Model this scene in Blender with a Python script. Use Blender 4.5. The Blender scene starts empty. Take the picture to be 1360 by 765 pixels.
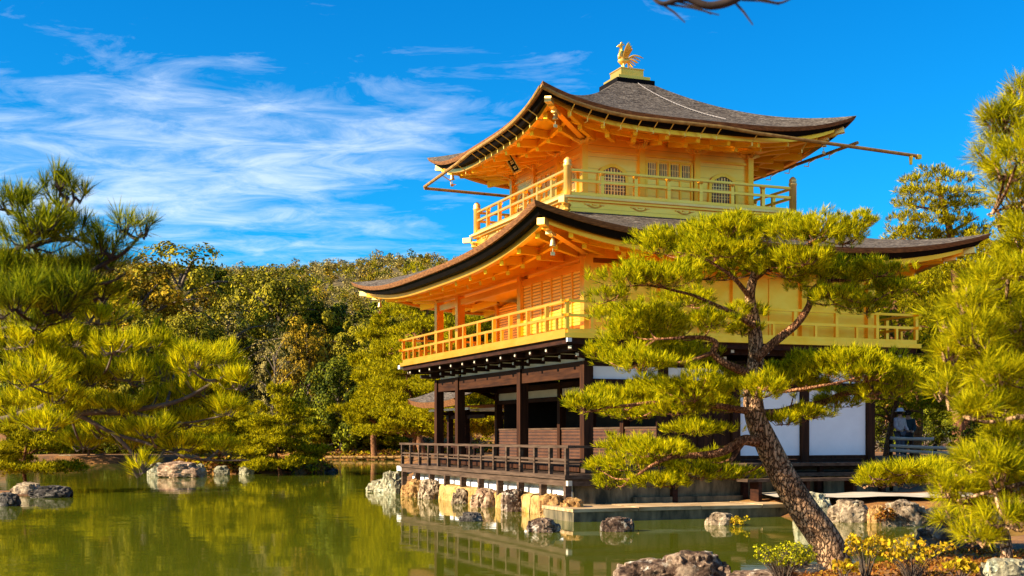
import bpy, math, random
import numpy as np
from mathutils import Vector, noise as mnoise
R = math.radians
rng = np.random.default_rng(7)
random.seed(7)
scene = bpy.context.scene
col = scene.collection

# ------------------------------------------------------------------ camera, sky, sun, exposure
# world: X north, Y west, Z up, origin under the south-east corner of the first-floor balcony, water at Z = 0
TH, X0, Z0, EYE, FOC, HOR = 1.1949, 1.248, 30.0, 2.0, 1691.6, 579.5
NV = (math.sin(TH), math.cos(TH)); WV = (-math.cos(TH), math.sin(TH))
def rd(r, d):                       # plan point: r metres right of the viewpoint, d metres ahead
    a, b = r - X0, d - Z0
    return (a*NV[0] + b*NV[1], a*WV[0] + b*WV[1])
def P(u, v, d):                     # place seen in the photograph at (u, v), d metres away
    x, y = rd((u - 680)/FOC*d, d)
    return Vector((x, y, EYE + (HOR - v)/FOC*d))
def G(u, v, z=0.0):                 # point of the level z seen at (u, v)
    d = FOC*(EYE - z)/(v - HOR)
    return P(u, v, d), d
CAM = rd(0, 0)
cam_d = bpy.data.cameras.new('camera'); cam = bpy.data.objects.new('camera', cam_d); col.objects.link(cam)
fx, fy = rd(0, 1); fwd = Vector((fx - CAM[0], fy - CAM[1], 0))
cam.location = (CAM[0], CAM[1], EYE)
cam.rotation_euler = fwd.to_track_quat('-Z', 'Y').to_euler()
cam_d.lens = 36*FOC/1360; cam_d.sensor_width = 36; cam_d.shift_y = (HOR - 382.5)/1360
cam_d.clip_end = 3000; cam_d.clip_start = .1
cam_d.dof.use_dof = True; cam_d.dof.focus_distance = 30; cam_d.dof.aperture_fstop = 4.5
scene.camera = cam

SUN_EL, SUN_BACK = R(28), R(20)     # low winter sun from the left and a little behind the viewer
sx, sy = rd(-math.cos(SUN_BACK), -math.sin(SUN_BACK))
sdir = Vector((sx - CAM[0], sy - CAM[1], 0)).normalized()*math.cos(SUN_EL) + Vector((0, 0, math.sin(SUN_EL)))
sun_d = bpy.data.lights.new('sun', 'SUN'); sun = bpy.data.objects.new('sun', sun_d); col.objects.link(sun)
sun.rotation_euler = (-sdir).to_track_quat('-Z', 'Y').to_euler()
sun_d.energy = 5.0; sun_d.angle = R(.5); sun_d.color = (1, .86, .64)
sun.location = sdir*60

w = bpy.data.worlds.new('World'); scene.world = w; w.use_nodes = True
wt = w.node_tree; wn, wl = wt.nodes, wt.links; wn.clear()
def N(t, kind, **k):
    n = t.nodes.new(kind)
    for a, b in k.items(): setattr(n, a, b)
    return n
def math_node(t, op, a, b=None, clamp=False):
    n = N(t, 'ShaderNodeMath', operation=op); n.use_clamp = clamp
    for i, x in enumerate((a, b)):
        if x is None: continue
        if isinstance(x, (int, float)): n.inputs[i].default_value = x
        else: t.links.new(x, n.inputs[i])
    return n.outputs[0]
def mix_col(t, fac, a, b, blend='MIX'):
    n = N(t, 'ShaderNodeMix', data_type='RGBA', blend_type=blend)
    for i, x in ((0, fac), (6, a), (7, b)):
        if isinstance(x, (int, float)): n.inputs[i].default_value = x
        elif isinstance(x, tuple): n.inputs[i].default_value = (*x[:3], 1)
        else: t.links.new(x, n.inputs[i])
    return n.outputs[2]
def ramp(t, src, stops, mode='LINEAR'):
    n = N(t, 'ShaderNodeValToRGB'); cr = n.color_ramp; cr.interpolation = mode
    while len(cr.elements) < len(stops): cr.elements.new(.5)
    for e, (p, c) in zip(cr.elements, stops):
        e.position = p; e.color = (*c, 1) if len(c) == 3 else c
    t.links.new(src, n.inputs[0]); return n.outputs[0]
def noise_tex(t, vec, scale, detail=4, rough=.55, dist=0.0):
    n = N(t, 'ShaderNodeTexNoise'); n.inputs['Scale'].default_value = scale
    n.inputs['Detail'].default_value = detail; n.inputs['Roughness'].default_value = rough; n.inputs['Distortion'].default_value = dist
    if vec is not None: t.links.new(vec, n.inputs['Vector'])
    return n.outputs['Fac']
sky = N(wt, 'ShaderNodeTexSky', sky_type='NISHITA'); sky.sun_disc = False
sky.sun_elevation = SUN_EL; sky.sun_rotation = math.atan2(sdir.x, sdir.y); sky.air_density = 1.0; sky.dust_density = .3; sky.ozone_density = 3
hs = N(wt, 'ShaderNodeHueSaturation'); hs.inputs['Saturation'].default_value = 1.42; hs.inputs['Hue'].default_value = .487
wl.new(sky.outputs[0], hs.inputs['Color'])
skyc = mix_col(wt, 1.0, hs.outputs[0], (.12, .98, 1.40), 'MULTIPLY')
tc = N(wt, 'ShaderNodeTexCoord'); vr = N(wt, 'ShaderNodeVectorRotate', rotation_type='Z_AXIS')
wl.new(tc.outputs['Generated'], vr.inputs['Vector']); vr.inputs['Angle'].default_value = math.atan2(fwd.x, fwd.y)   # x right, y ahead
sep = N(wt, 'ShaderNodeSeparateXYZ'); wl.new(vr.outputs[0], sep.inputs[0])
den = math_node(wt, 'ADD', math_node(wt, 'MAXIMUM', sep.outputs[2], 0.0), .12)
cmb = N(wt, 'ShaderNodeCombineXYZ')
wl.new(math_node(wt, 'DIVIDE', sep.outputs[0], den), cmb.inputs[0]); wl.new(math_node(wt, 'DIVIDE', sep.outputs[1], den), cmb.inputs[1])
mp = N(wt, 'ShaderNodeMapping'); wl.new(cmb.outputs[0], mp.inputs[0]); mp.inputs['Rotation'].default_value = (0, 0, R(-55)); mp.inputs['Scale'].default_value = (.72, 1.15, 1); mp.inputs['Location'].default_value = (5.1, .6, 0)
n1 = noise_tex(wt, mp.outputs[0], 1.15, 3, .5, .3)
n2 = noise_tex(wt, mp.outputs[0], 6.2, 9, .66, .55)
cl = math_node(wt, 'ADD', math_node(wt, 'MULTIPLY', n1, .50), math_node(wt, 'MULTIPLY', n2, .70))
side = N(wt, 'ShaderNodeMapRange'); side.inputs[1].default_value = .26; side.inputs[2].default_value = -.26; side.inputs[3].default_value = -.16; side.inputs[4].default_value = .012; side.clamp = True
wl.new(sep.outputs[0], side.inputs[0])
cl = math_node(wt, 'ADD', cl, side.outputs[0])
# one long streak of cirrus rising to the right
ydiv = math_node(wt, 'MAXIMUM', sep.outputs[1], .15)
dev = math_node(wt, 'SUBTRACT', math_node(wt, 'DIVIDE', sep.outputs[2], ydiv), math_node(wt, 'ADD', math_node(wt, 'MULTIPLY', math_node(wt, 'DIVIDE', sep.outputs[0], ydiv), .235), .262))
dev = math_node(wt, 'ADD', dev, math_node(wt, 'MULTIPLY', math_node(wt, 'SUBTRACT', n1, .5), .12))
dev2 = math_node(wt, 'MULTIPLY', dev, dev); stk = math_node(wt, 'POWER', 2.718, math_node(wt, 'MULTIPLY', dev2, -900.0))
lft = N(wt, 'ShaderNodeMapRange'); lft.inputs[1].default_value = .10; lft.inputs[2].default_value = -.10; lft.inputs[3].default_value = 0; lft.inputs[4].default_value = .15; lft.clamp = True
wl.new(sep.outputs[0], lft.inputs[0]); cl = math_node(wt, 'ADD', cl, math_node(wt, 'MULTIPLY', stk, lft.outputs[0]))
back = N(wt, 'ShaderNodeMapRange'); back.inputs[1].default_value = .30; back.inputs[2].default_value = -.25; back.inputs[3].default_value = 0; back.inputs[4].default_value = .30; back.clamp = True   # unseen cloud bank added behind the viewer to brighten the gold walls
wl.new(sep.outputs[1], back.inputs[0])
bl = N(wt, 'ShaderNodeMapRange'); bl.inputs[1].default_value = .62; bl.inputs[2].default_value = .35; bl.inputs[3].default_value = 0; bl.inputs[4].default_value = 1; bl.clamp = True
wl.new(sep.outputs[2], bl.inputs[0]); cl = math_node(wt, 'ADD', cl, math_node(wt, 'MULTIPLY', back.outputs[0], bl.outputs[0]))
low = N(wt, 'ShaderNodeMapRange'); low.inputs[1].default_value = .34; low.inputs[2].default_value = .10; low.inputs[3].default_value = 0; low.inputs[4].default_value = .085; low.clamp = True
wl.new(sep.outputs[2], low.inputs[0]); cl = math_node(wt, 'ADD', cl, low.outputs[0])
cf = ramp(wt, cl, [(.62, (0, 0, 0)), (.72, (.14, .14, .14)), (.90, (.55, .55, .55))])
final = mix_col(wt, cf, skyc, (8.2, 8.9, 9.6))
bg = N(wt, 'ShaderNodeBackground'); wl.new(final, bg.inputs[0]); bg.inputs[1].default_value = .05
wo = N(wt, 'ShaderNodeOutputWorld'); wl.new(bg.outputs[0], wo.inputs[0])
vs = scene.view_settings; vs.view_transform = 'Standard'; vs.look = 'None'; vs.gamma = 1; vs.exposure = 1.52; vs.use_curve_mapping = False
cy = scene.cycles; cy.max_bounces = 8; cy.diffuse_bounces = 5; cy.glossy_bounces = 3; cy.transmission_bounces = 2
cy.transparent_max_bounces = 4; cy.use_denoising = True; cy.sample_clamp_indirect = 6; cy.caustics_reflective = True

# ------------------------------------------------------------------ materials (all procedural)
def new_mat(name):
    m = bpy.data.materials.new(name); m.use_nodes = True; t = m.node_tree
    b = t.nodes['Principled BSDF']; return m, t, b
def obj_vec(t, scale=(1, 1, 1)):
    g = N(t, 'ShaderNodeNewGeometry'); mpn = N(t, 'ShaderNodeMapping'); t.links.new(g.outputs['Position'], mpn.inputs[0])
    mpn.inputs['Scale'].default_value = scale; return mpn.outputs[0]
def bump(t, b, h, strength, dist):
    n = N(t, 'ShaderNodeBump'); n.inputs['Strength'].default_value = strength; n.inputs['Distance'].default_value = dist
    t.links.new(h, n.inputs['Height']); t.links.new(n.outputs[0], b.inputs['Normal'])
def simple(name, c1, c2, scale=(3, 3, 3), detail=4, rough=.7, metal=0.0, bmp=0, bdist=.01, lo=.35, hi=.65, spec=.3, rand=0.0):
    m, t, b = new_mat(name); v = obj_vec(t, scale); f = noise_tex(t, v, 1.0, detail, .6)
    c = ramp(t, f, [(lo, c1), (hi, c2)])
    if rand:
        oi = N(t, 'ShaderNodeObjectInfo')
        k = math_node(t, 'ADD', math_node(t, 'MULTIPLY', oi.outputs['Random'], rand), 1 - rand/2)
        hsn = N(t, 'ShaderNodeHueSaturation'); t.links.new(k, hsn.inputs['Value']); t.links.new(c, hsn.inputs['Color']); c = hsn.outputs[0]
    t.links.new(c, b.inputs['Base Color']); b.inputs['Roughness'].default_value = rough; b.inputs['Metallic'].default_value = metal
    b.inputs['Specular IOR Level'].default_value = spec
    if bmp: bump(t, b, f, bmp, bdist)
    return m
M = {}
M['gold'] = simple('gold_leaf', (.95, .44, .026), (1.0, .55, .06), (1.3, 1.3, 2.2), 5, .30, .74, .15, .004, spec=.12)
M['gold_bounce'] = simple('bounce_gold_leaf', (.96, .49, .016), (1.0, .58, .03), (1.3, 1.3, 2.2), 5, .38, .45, .1, .004, spec=.05)  # under-eave gold, glow of light bouncing between gilded faces put into its colour
M['gold_pale'] = simple('pale_gold', (.97, .60, .14), (1.0, .70, .22), (2, 2, 2), 3, .35, .5, spec=.5)
M['gold_metal'] = simple('polished_gold', (.92, .52, .07), (.98, .62, .14), (8, 8, 8), 3, .3, .55, .1, .005)
# gold boards: thin board seams every 0.28 m of height, as on the top storey
def board_gold():
    m, t, b = new_mat('gold_boards'); g = N(t, 'ShaderNodeNewGeometry'); s = N(t, 'ShaderNodeSeparateXYZ'); t.links.new(g.outputs['Position'], s.inputs[0])
    fr = math_node(t, 'FRACT', math_node(t, 'MULTIPLY', s.outputs[2], 3.1)); ln = math_node(t, 'LESS_THAN', fr, .05)
    f = noise_tex(t, obj_vec(t, (1.5, 1.5, 5)), 1, 5, .6); c = ramp(t, f, [(.3, (.97, .52, .05)), (.7, (1.0, .62, .105))])
    c = mix_col(t, math_node(t, 'MULTIPLY', ln, .55), c, (.4, .22, .04))
    t.links.new(c, b.inputs['Base Color']); b.inputs['Roughness'].default_value = .30; b.inputs['Metallic'].default_value = .78
    bump(t, b, f, .12, .006); return m
M['gold_board'] = board_gold()
# slatted shutters: gold laths with dark gaps
def slats(name, ca, cb, gap, per, share, metal, vert=0):
    m, t, b = new_mat(name); g = N(t, 'ShaderNodeNewGeometry'); s = N(t, 'ShaderNodeSeparateXYZ'); t.links.new(g.outputs['Position'], s.inputs[0])
    ln = math_node(t, 'LESS_THAN', math_node(t, 'FRACT', math_node(t, 'MULTIPLY', s.outputs[2], 1/per)), share)
    if vert:
        xy = math_node(t, 'ADD', s.outputs[0], s.outputs[1])
        l2 = math_node(t, 'LESS_THAN', math_node(t, 'FRACT', math_node(t, 'MULTIPLY', xy, 1/vert)), .6)
        ln = math_node(t, 'MULTIPLY', ln, l2)
    f = noise_tex(t, obj_vec(t, (2, 2, 4)), 1, 4, .6); c = ramp(t, f, [(.3, ca), (.7, cb)])
    c = mix_col(t, ln, c, gap); t.links.new(c, b.inputs['Base Color']); b.inputs['Roughness'].default_value = .5; b.inputs['Metallic'].default_value = metal
    bump(t, b, math_node(t, 'SUBTRACT', 1.0, ln), .6, .015); return m
M['gold_lattice'] = slats('gold_lattice', (.92, .46, .03), (1.0, .56, .06), (.48, .22, .02), .085, .36, .2)
M['wood_lattice'] = slats('wood_lattice', (.065, .023, .009), (.115, .043, .016), (.010, .004, .002), .10, .55, 0, .085)
M['wood'] = simple('dark_timber', (.014, .005, .003), (.042, .014, .006), (9, 2, 9), 5, .7, bmp=.25, spec=.12)
M['wood_red'] = simple('red_brown_timber', (.018, .006, .0025), (.052, .018, .006), (11, 11, 1.1), 5, .7, bmp=.25, spec=.12)
M['wood_beam'] = simple('red_brown_beam', (.02, .0065, .0025), (.056, .019, .006), (11, 1.0, 11), 5, .7, bmp=.25, spec=.12)
M['deck'] = simple('weathered_deck', (.042, .024, .014), (.11, .067, .042), (5, 1.2, 14), 5, .8, bmp=.25, spec=.15)
M['gutter'] = simple('shaded_gilt_pipe', (.30, .15, .035), (.52, .29, .07), (6, 6, 6), 4, .45, .4)  # gilt pipe, the brown of its shade put into the colour
M['rope'] = simple('grey_cable', (.12, .10, .09), (.32, .29, .28), (40, 40, 40), 2, .7)
M['black'] = simple('black_lacquer', (.003, .002, .002), (.008, .005, .004), (3, 3, 9), 4, .7, spec=.08)
M['eave_bark'] = simple('cut_bark_edge', (.10, .036, .012), (.28, .115, .034), (6, 6, 40), 5, .85, bmp=.3)
M['plaster'] = simple('white_plaster', (.76, .76, .77), (.83, .83, .84), (1.5, 1.5, 1.5), 4, .9)
M['cream'] = simple('cream_plaster', (.52, .46, .34), (.60, .53, .40), (2, 2, 2), 4, .9)
M['white_paint'] = simple('white_paint', (.72, .70, .64), (.82, .80, .75), (9, 9, 9), 3, .6)
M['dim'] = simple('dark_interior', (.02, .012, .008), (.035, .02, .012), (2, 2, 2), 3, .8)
M['bronze'] = simple('gilt_bronze', (.62, .42, .14), (.78, .58, .26), (12, 12, 12), 3, .35, .7)
def roof_mat():
    m, t, b = new_mat('cypress_bark_shingle'); v = obj_vec(t, (3.4, 3.4, 34)); f = noise_tex(t, v, 1.0, 6, .72, .4)
    f2 = noise_tex(t, obj_vec(t, (13, 13, 30)), 1.0, 3, .6); k = math_node(t, 'ADD', math_node(t, 'MULTIPLY', f, .55), math_node(t, 'MULTIPLY', f2, .45))
    c = ramp(t, k, [(.36, (.010, .008, .007)), (.46, (.055, .042, .032)), (.54, (.14, .112, .086)), (.66, (.29, .245, .19))])
    t.links.new(c, b.inputs['Base Color']); b.inputs['Roughness'].default_value = .95; b.inputs['Specular IOR Level'].default_value = .1
    bump(t, b, k, .9, .05); return m
M['bark_roof'] = roof_mat()
def rock_mat(name, a, bcol, c3, lich):
    m, t, b = new_mat(name); v = obj_vec(t, (1, 1, 1)); f = noise_tex(t, v, 2.1, 8, .68, .6); f2 = noise_tex(t, v, 13, 5, .7)
    k = math_node(t, 'ADD', math_node(t, 'MULTIPLY', f, .6), math_node(t, 'MULTIPLY', f2, .4))
    c = ramp(t, k, [(.40, a), (.49, bcol), (.60, c3)])
    l = ramp(t, noise_tex(t, v, 4.3, 6, .7), [(.56, (0, 0, 0)), (.66, (1, 1, 1))])
    c = mix_col(t, math_node(t, 'MULTIPLY', l, .75), c, lich)
    t.links.new(c, b.inputs['Base Color']); b.inputs['Roughness'].default_value = .9; b.inputs['Specular IOR Level'].default_value = .06
    bump(t, b, k, 1.0, .06); return m
M['rock'] = rock_mat('grey_rock', (.035, .022, .014), (.20, .14, .085), (.50, .38, .24), (.60, .50, .33))
M['rock_mottled'] = rock_mat('mottled_rock', (.014, .009, .007), (.10, .06, .04), (.34, .24, .16), (.62, .55, .44))
M['rock_green'] = rock_mat('lichen_rock', (.05, .04, .026), (.23, .20, .12), (.48, .43, .27), (.52, .55, .38))
M['rock_tan'] = rock_mat('ochre_rock', (.10, .045, .016), (.30, .16, .055), (.52, .32, .12), (.46, .27, .04))
M['rock_dark'] = rock_mat('dark_rock', (.015, .013, .012), (.05, .042, .036), (.14, .12, .10), (.3, .26, .2))
M['rock_pink'] = rock_mat('pink_rock', (.07, .038, .024), (.26, .155, .09), (.54, .37, .23), (.56, .44, .26))
M['slab'] = rock_mat('yellow_slab', (.16, .085, .025), (.36, .22, .075), (.50, .33, .125), (.44, .25, .035))
M['paving'] = simple('terrace_stone', (.24, .14, .06), (.56, .40, .22), (1.2, 4.5, 4), 7, .9, bmp=.5, bdist=.03, spec=.05)
M['terrace_side'] = simple('dark_stone', (.03, .028, .015), (.22, .165, .085), (4, 4, 1.2), 6, .8, bmp=.4, bdist=.02)  # mottled stone, darker than the paving slabs
M['path'] = simple('pale_path', (.40, .33, .24), (.52, .44, .33), (2, 2, 2), 5, .95)
M['bark'] = None
def bark_mat(name, a, bcol, c3, sc=22.0):
    m, t, b = new_mat(name); vv = obj_vec(t, (1, 1, .45)); vo = N(t, 'ShaderNodeTexVoronoi', feature='DISTANCE_TO_EDGE'); vo.inputs['Scale'].default_value = sc
    nd = noise_tex(t, vv, sc*.7, 4, .6); mixv = N(t, 'ShaderNodeVectorMath', operation='ADD'); t.links.new(vv, mixv.inputs[0])
    sc2 = N(t, 'ShaderNodeVectorMath', operation='SCALE'); cmbv = N(t, 'ShaderNodeCombineXYZ')
    for i in range(3): t.links.new(nd, cmbv.inputs[i])
    t.links.new(cmbv.outputs[0], sc2.inputs[0]); sc2.inputs[3].default_value = .16; t.links.new(sc2.outputs[0], mixv.inputs[1]); t.links.new(mixv.outputs[0], vo.inputs['Vector'])
    crack = ramp(t, vo.outputs['Distance'], [(0, (0, 0, 0)), (.05, (.25, .25, .25)), (.17, (1, 1, 1))])
    f = noise_tex(t, vv, 9, 6, .65); c = ramp(t, f, [(.3, bcol), (.68, c3)]); c = mix_col(t, crack, a, c)
    t.links.new(c, b.inputs['Base Color']); b.inputs['Roughness'].default_value = .9; b.inputs['Specular IOR Level'].default_value = .05
    bump(t, b, math_node(t, 'ADD', math_node(t, 'MULTIPLY', crack, .7), math_node(t, 'MULTIPLY', f, .4)), 1.0, .03); return m
M['bark'] = bark_mat('pine_bark', (.022, .010, .006), (.27, .13, .06), (.60, .37, .20), 21)
M['bark_red'] = bark_mat('red_pine_bark', (.06, .022, .01), (.30, .12, .05), (.55, .26, .12), 30)
M['bark_grey'] = simple('grey_bark', (.05, .035, .025), (.16, .115, .08), (6, 6, 2), 5, .9, bmp=.6, bdist=.03)
M['twig_dark'] = simple('dark_twig', (.018, .011, .009), (.05, .03, .02), (9, 9, 9), 3, .8)
def leaf_mat(name, cols, transl=.25, clump=.9, rough=.55, stren=.55):
    """leaf colour varies leaf by leaf and from clump to clump; a share of the light passes through"""
    m, t, b = new_mat(name); g = N(t, 'ShaderNodeNewGeometry')
    nz = noise_tex(t, g.outputs['Position'], clump, 3, .5)
    k = math_node(t, 'ADD', math_node(t, 'MULTIPLY', g.outputs['Random Per Island'], stren), math_node(t, 'MULTIPLY', nz, 1 - stren))
    n = len(cols); c = ramp(t, k, [(.22 + .56*i/(n - 1), cc) for i, cc in enumerate(cols)])
    t.links.new(c, b.inputs['Base Color']); b.inputs['Roughness'].default_value = rough; b.inputs['Specular IOR Level'].default_value = .04
    tr = N(t, 'ShaderNodeBsdfTranslucent'); t.links.new(c, tr.inputs[0]); mx = N(t, 'ShaderNodeMixShader'); mx.inputs[0].default_value = transl
    t.links.new(b.outputs[0], mx.inputs[1]); t.links.new(tr.outputs[0], mx.inputs[2]); t.links.new(mx.outputs[0], t.nodes['Material Output'].inputs[0]); return m
M['needle'] = leaf_mat('pine_needles', [(.035, .06, .002), (.25, .245, .003), (.56, .49, .005), (.76, .62, .007)], .48, 5.5)
M['needle_y'] = leaf_mat('yellow_pine_needles', [(.03, .055, .002), (.27, .28, .003), (.64, .56, .005), (.84, .68, .007)], .50, 6.5)
M['needle_d'] = leaf_mat('dark_pine_needles', [(.012, .028, .002), (.07, .10, .004), (.25, .28, .007), (.48, .45, .009)], .4, 3.5)
M['needle_far'] = leaf_mat('garden_pine_needles', [(.018, .03, .002), (.17, .155, .003), (.48, .40, .005), (.76, .60, .007)], .40, 2.0)
M['leaf_dark'] = leaf_mat('evergreen_leaves', [(.010, .018, .002), (.035, .048, .004), (.13, .135, .006), (.33, .31, .010)], .08, .30, .6, .35)
M['leaf_olive'] = leaf_mat('olive_leaves', [(.018, .022, .003), (.08, .075, .005), (.25, .205, .009), (.46, .36, .014)], .08, .30, .6, .35)
M['leaf_rust'] = leaf_mat('rust_leaves', [(.03, .022, .003), (.13, .085, .006), (.36, .22, .010), (.54, .35, .014)], .08, .30, .6, .35)
M['leaf_tan'] = leaf_mat('bare_twigs', [(.05, .036, .012), (.17, .125, .036), (.34, .26, .07), (.48, .37, .10)], .08, .30, .6, .35)
M['leaf_gold'] = leaf_mat('gold_leaves', [(.22, .14, .008), (.40, .27, .010), (.55, .40, .012), (.50, .22, .02)], .3, 5)
M['leaf_shrub'] = leaf_mat('boxwood_leaves', [(.04, .06, .004), (.20, .21, .006), (.46, .42, .010), (.66, .56, .014)], .25, 6)
M['leaf_red'] = leaf_mat('red_ground_leaves', [(.10, .03, .008), (.22, .075, .012), (.30, .12, .02), (.36, .22, .02)], .2, 4)
def ground_mat():
    m, t, b = new_mat('garden_ground'); v = obj_vec(t); f = noise_tex(t, v, .35, 5, .6); f2 = noise_tex(t, v, 5.0, 6, .7)
    k = math_node(t, 'ADD', math_node(t, 'MULTIPLY', f, .6), math_node(t, 'MULTIPLY', f2, .4))
    c = ramp(t, k, [(.30, (.03, .016, .004)), (.42, (.10, .040, .008)), (.52, (.22, .085, .012)), (.63, (.34, .16, .018)), (.75, (.20, .14, .012))])
    t.links.new(c, b.inputs['Base Color']); b.inputs['Roughness'].default_value = .95; bump(t, b, f2, .8, .06); return m
M['ground'] = ground_mat()
def hill_mat():
    m, t, b = new_mat('forest_floor'); f = noise_tex(t, obj_vec(t), .12, 6, .65)
    c = ramp(t, f, [(.3, (.03, .025, .006)), (.5, (.10, .07, .02)), (.7, (.2, .135, .045))]); t.links.new(c, b.inputs['Base Color']); b.inputs['Roughness'].default_value = 1; return m
M['hill'] = hill_mat()
def water_mat():
    m, t, b = new_mat('pond_water')
    h = math_node(t, 'ADD', math_node(t, 'MULTIPLY', noise_tex(t, obj_vec(t, (.9, .9, 1)), 1.0, 3, .5), 1.0), math_node(t, 'MULTIPLY', noise_tex(t, obj_vec(t, (5, 5, 1)), 1.0, 2, .5), .10))
    b.inputs['Base Color'].default_value = (.074, .084, .004, 1); b.inputs['Roughness'].default_value = .035
    b.inputs['IOR'].default_value = 1.22; bump(t, b, h, .55, .012)
    pat = ramp(t, noise_tex(t, obj_vec(t, (.10, .22, 1)), 1.0, 4, .6), [(.40, (.12, .12, .12)), (.62, (.85, .85, .85))])
    bn = [n for n in t.nodes if n.type == 'BUMP'][0]; t.links.new(pat, bn.inputs['Strength']); return m
M['water'] = water_mat()
def flat(name, c, rough=.8, metal=0): return simple(name, tuple(x*.85 for x in c), tuple(min(1, x*1.1) for x in c), (15, 15, 15), 3, rough, metal)

# ------------------------------------------------------------------ mesh helpers
class MB:
    def __init__(s): s.v = []; s.f = []
    def box(s, a, b):
        x0, y0, z0 = a; x1, y1, z1 = b; n = len(s.v)
        s.v += [(x0, y0, z0), (x1, y0, z0), (x1, y1, z0), (x0, y1, z0), (x0, y0, z1), (x1, y0, z1), (x1, y1, z1), (x0, y1, z1)]
        s.f += [tuple(n + i for i in q) for q in ((0, 3, 2, 1), (4, 5, 6, 7), (0, 1, 5, 4), (1, 2, 6, 5), (2, 3, 7, 6), (3, 0, 4, 7))]; return s
    def bar(s, p, q, wd, ht, up=(0, 0, 1)):         # square bar from p to q, wd across, ht along up
        p, q = Vector(p), Vector(q); d = (q - p).normalized(); u = Vector(up); si = d.cross(u).normalized(); u = si.cross(d).normalized(); n = len(s.v)
        for c in (p, q):
            for a, b in ((-1, -1), (1, -1), (1, 1), (-1, 1)): s.v.append(tuple(c + si*a*wd/2 + u*b*ht/2))
        s.f += [tuple(n + i for i in k) for k in ((3, 2, 1, 0), (4, 5, 6, 7), (0, 1, 5, 4), (1, 2, 6, 5), (2, 3, 7, 6), (3, 0, 4, 7))]; return s
    def tube(s, pts, rad, sides=8, cap=True):
        pts = [Vector(p) for p in pts]; rad = [rad]*len(pts) if isinstance(rad, (int, float)) else rad; n0 = len(s.v); ref = None
        for i, p in enumerate(pts):
            d = (pts[min(i + 1, len(pts) - 1)] - pts[max(i - 1, 0)]).normalized()
            if ref is None: ref = d.orthogonal().normalized()
            ref = (ref - d*ref.dot(d)).normalized(); b = d.cross(ref)
            for k in range(sides):
                a = 2*math.pi*k/sides; s.v.append(tuple(p + (ref*math.cos(a) + b*math.sin(a))*rad[i]))
        for i in range(len(pts) - 1):
            for k in range(sides):
                a = n0 + i*sides + k; b2 = n0 + i*sides + (k + 1) % sides; s.f.append((a, b2, b2 + sides, a + sides))
        if cap:
            s.f.append(tuple(n0 + k for k in reversed(range(sides)))); m = n0 + (len(pts) - 1)*sides; s.f.append(tuple(m + k for k in range(sides)))
        return s
    def lathe(s, c, prof, sides=12):
        c = Vector(c); n0 = len(s.v)
        for r, z in prof:
            for k in range(sides):
                a = 2*math.pi*k/sides; s.v.append((c.x + r*math.cos(a), c.y + r*math.sin(a), c.z + z))
        for i in range(len(prof) - 1):
            for k in range(sides):
                a = n0 + i*sides + k; b2 = n0 + i*sides + (k + 1) % sides; s.f.append((a, b2, b2 + sides, a + sides))
        s.f.append(tuple(n0 + k for k in reversed(range(sides)))); m = n0 + (len(prof) - 1)*sides; s.f.append(tuple(m + k for k in range(sides))); return s
    def grid(s, rows):
        n0 = len(s.v); m = len(rows[0])
        for r in rows: s.v += [tuple(p) for p in r]
        for i in range(len(rows) - 1):
            for j in range(m - 1): a = n0 + i*m + j; s.f.append((a, a + 1, a + m + 1, a + m))
        return s
def link(name, me, mat, parent=None, smooth=False):
    o = bpy.data.objects.new(name, me); col.objects.link(o)
    if mat is not None: me.materials.append(mat)
    if parent is not None:
        o.parent = parent; o.matrix_parent_inverse = parent_inv(parent)
    if smooth: me.shade_smooth()
    return o
from mathutils import Matrix
def world_of(o):
    m = Matrix.LocRotScale(o.location, o.rotation_euler, o.scale)
    return m if o.parent is None else world_of(o.parent) @ o.matrix_parent_inverse @ m
def parent_inv(p): return world_of(p).inverted()
def build(name, mb, mat, parent=None, smooth=False):
    me = bpy.data.meshes.new(name); me.from_pydata(mb.v, [], mb.f); me.validate(); me.update()
    return link(name, me, mat, parent, smooth)
def soup(name, V, per, mat, parent=None, mats=None, midx=None):     # n faces of `per` own corners each, given as (n, per, 3)
    V = np.ascontiguousarray(V, dtype=np.float32); n = V.shape[0]; me = bpy.data.meshes.new(name)
    me.vertices.add(n*per); me.vertices.foreach_set('co', V.ravel()); me.loops.add(n*per); me.loops.foreach_set('vertex_index', np.arange(n*per, dtype=np.int32))
    me.polygons.add(n); me.polygons.foreach_set('loop_start', np.arange(0, n*per, per, dtype=np.int32))
    if mats:
        for m in mats: me.materials.append(m)
        me.polygons.foreach_set('material_index', midx.astype(np.int32))
    me.update(calc_edges=True); return link(name, me, mat, parent)
def tag(o, label=None, cat=None, group=None, kind=None):
    if label: o['label'] = label
    if cat: o['category'] = cat
    if group: o['group'] = group
    if kind: o['kind'] = kind
    return o
def empty(name, loc, label, cat, group=None, rz=0):
    o = bpy.data.objects.new(name, None); o.empty_display_size = .2; col.objects.link(o); o.location = loc; o.rotation_euler = (0, 0, rz); return tag(o, label, cat, group)

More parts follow.
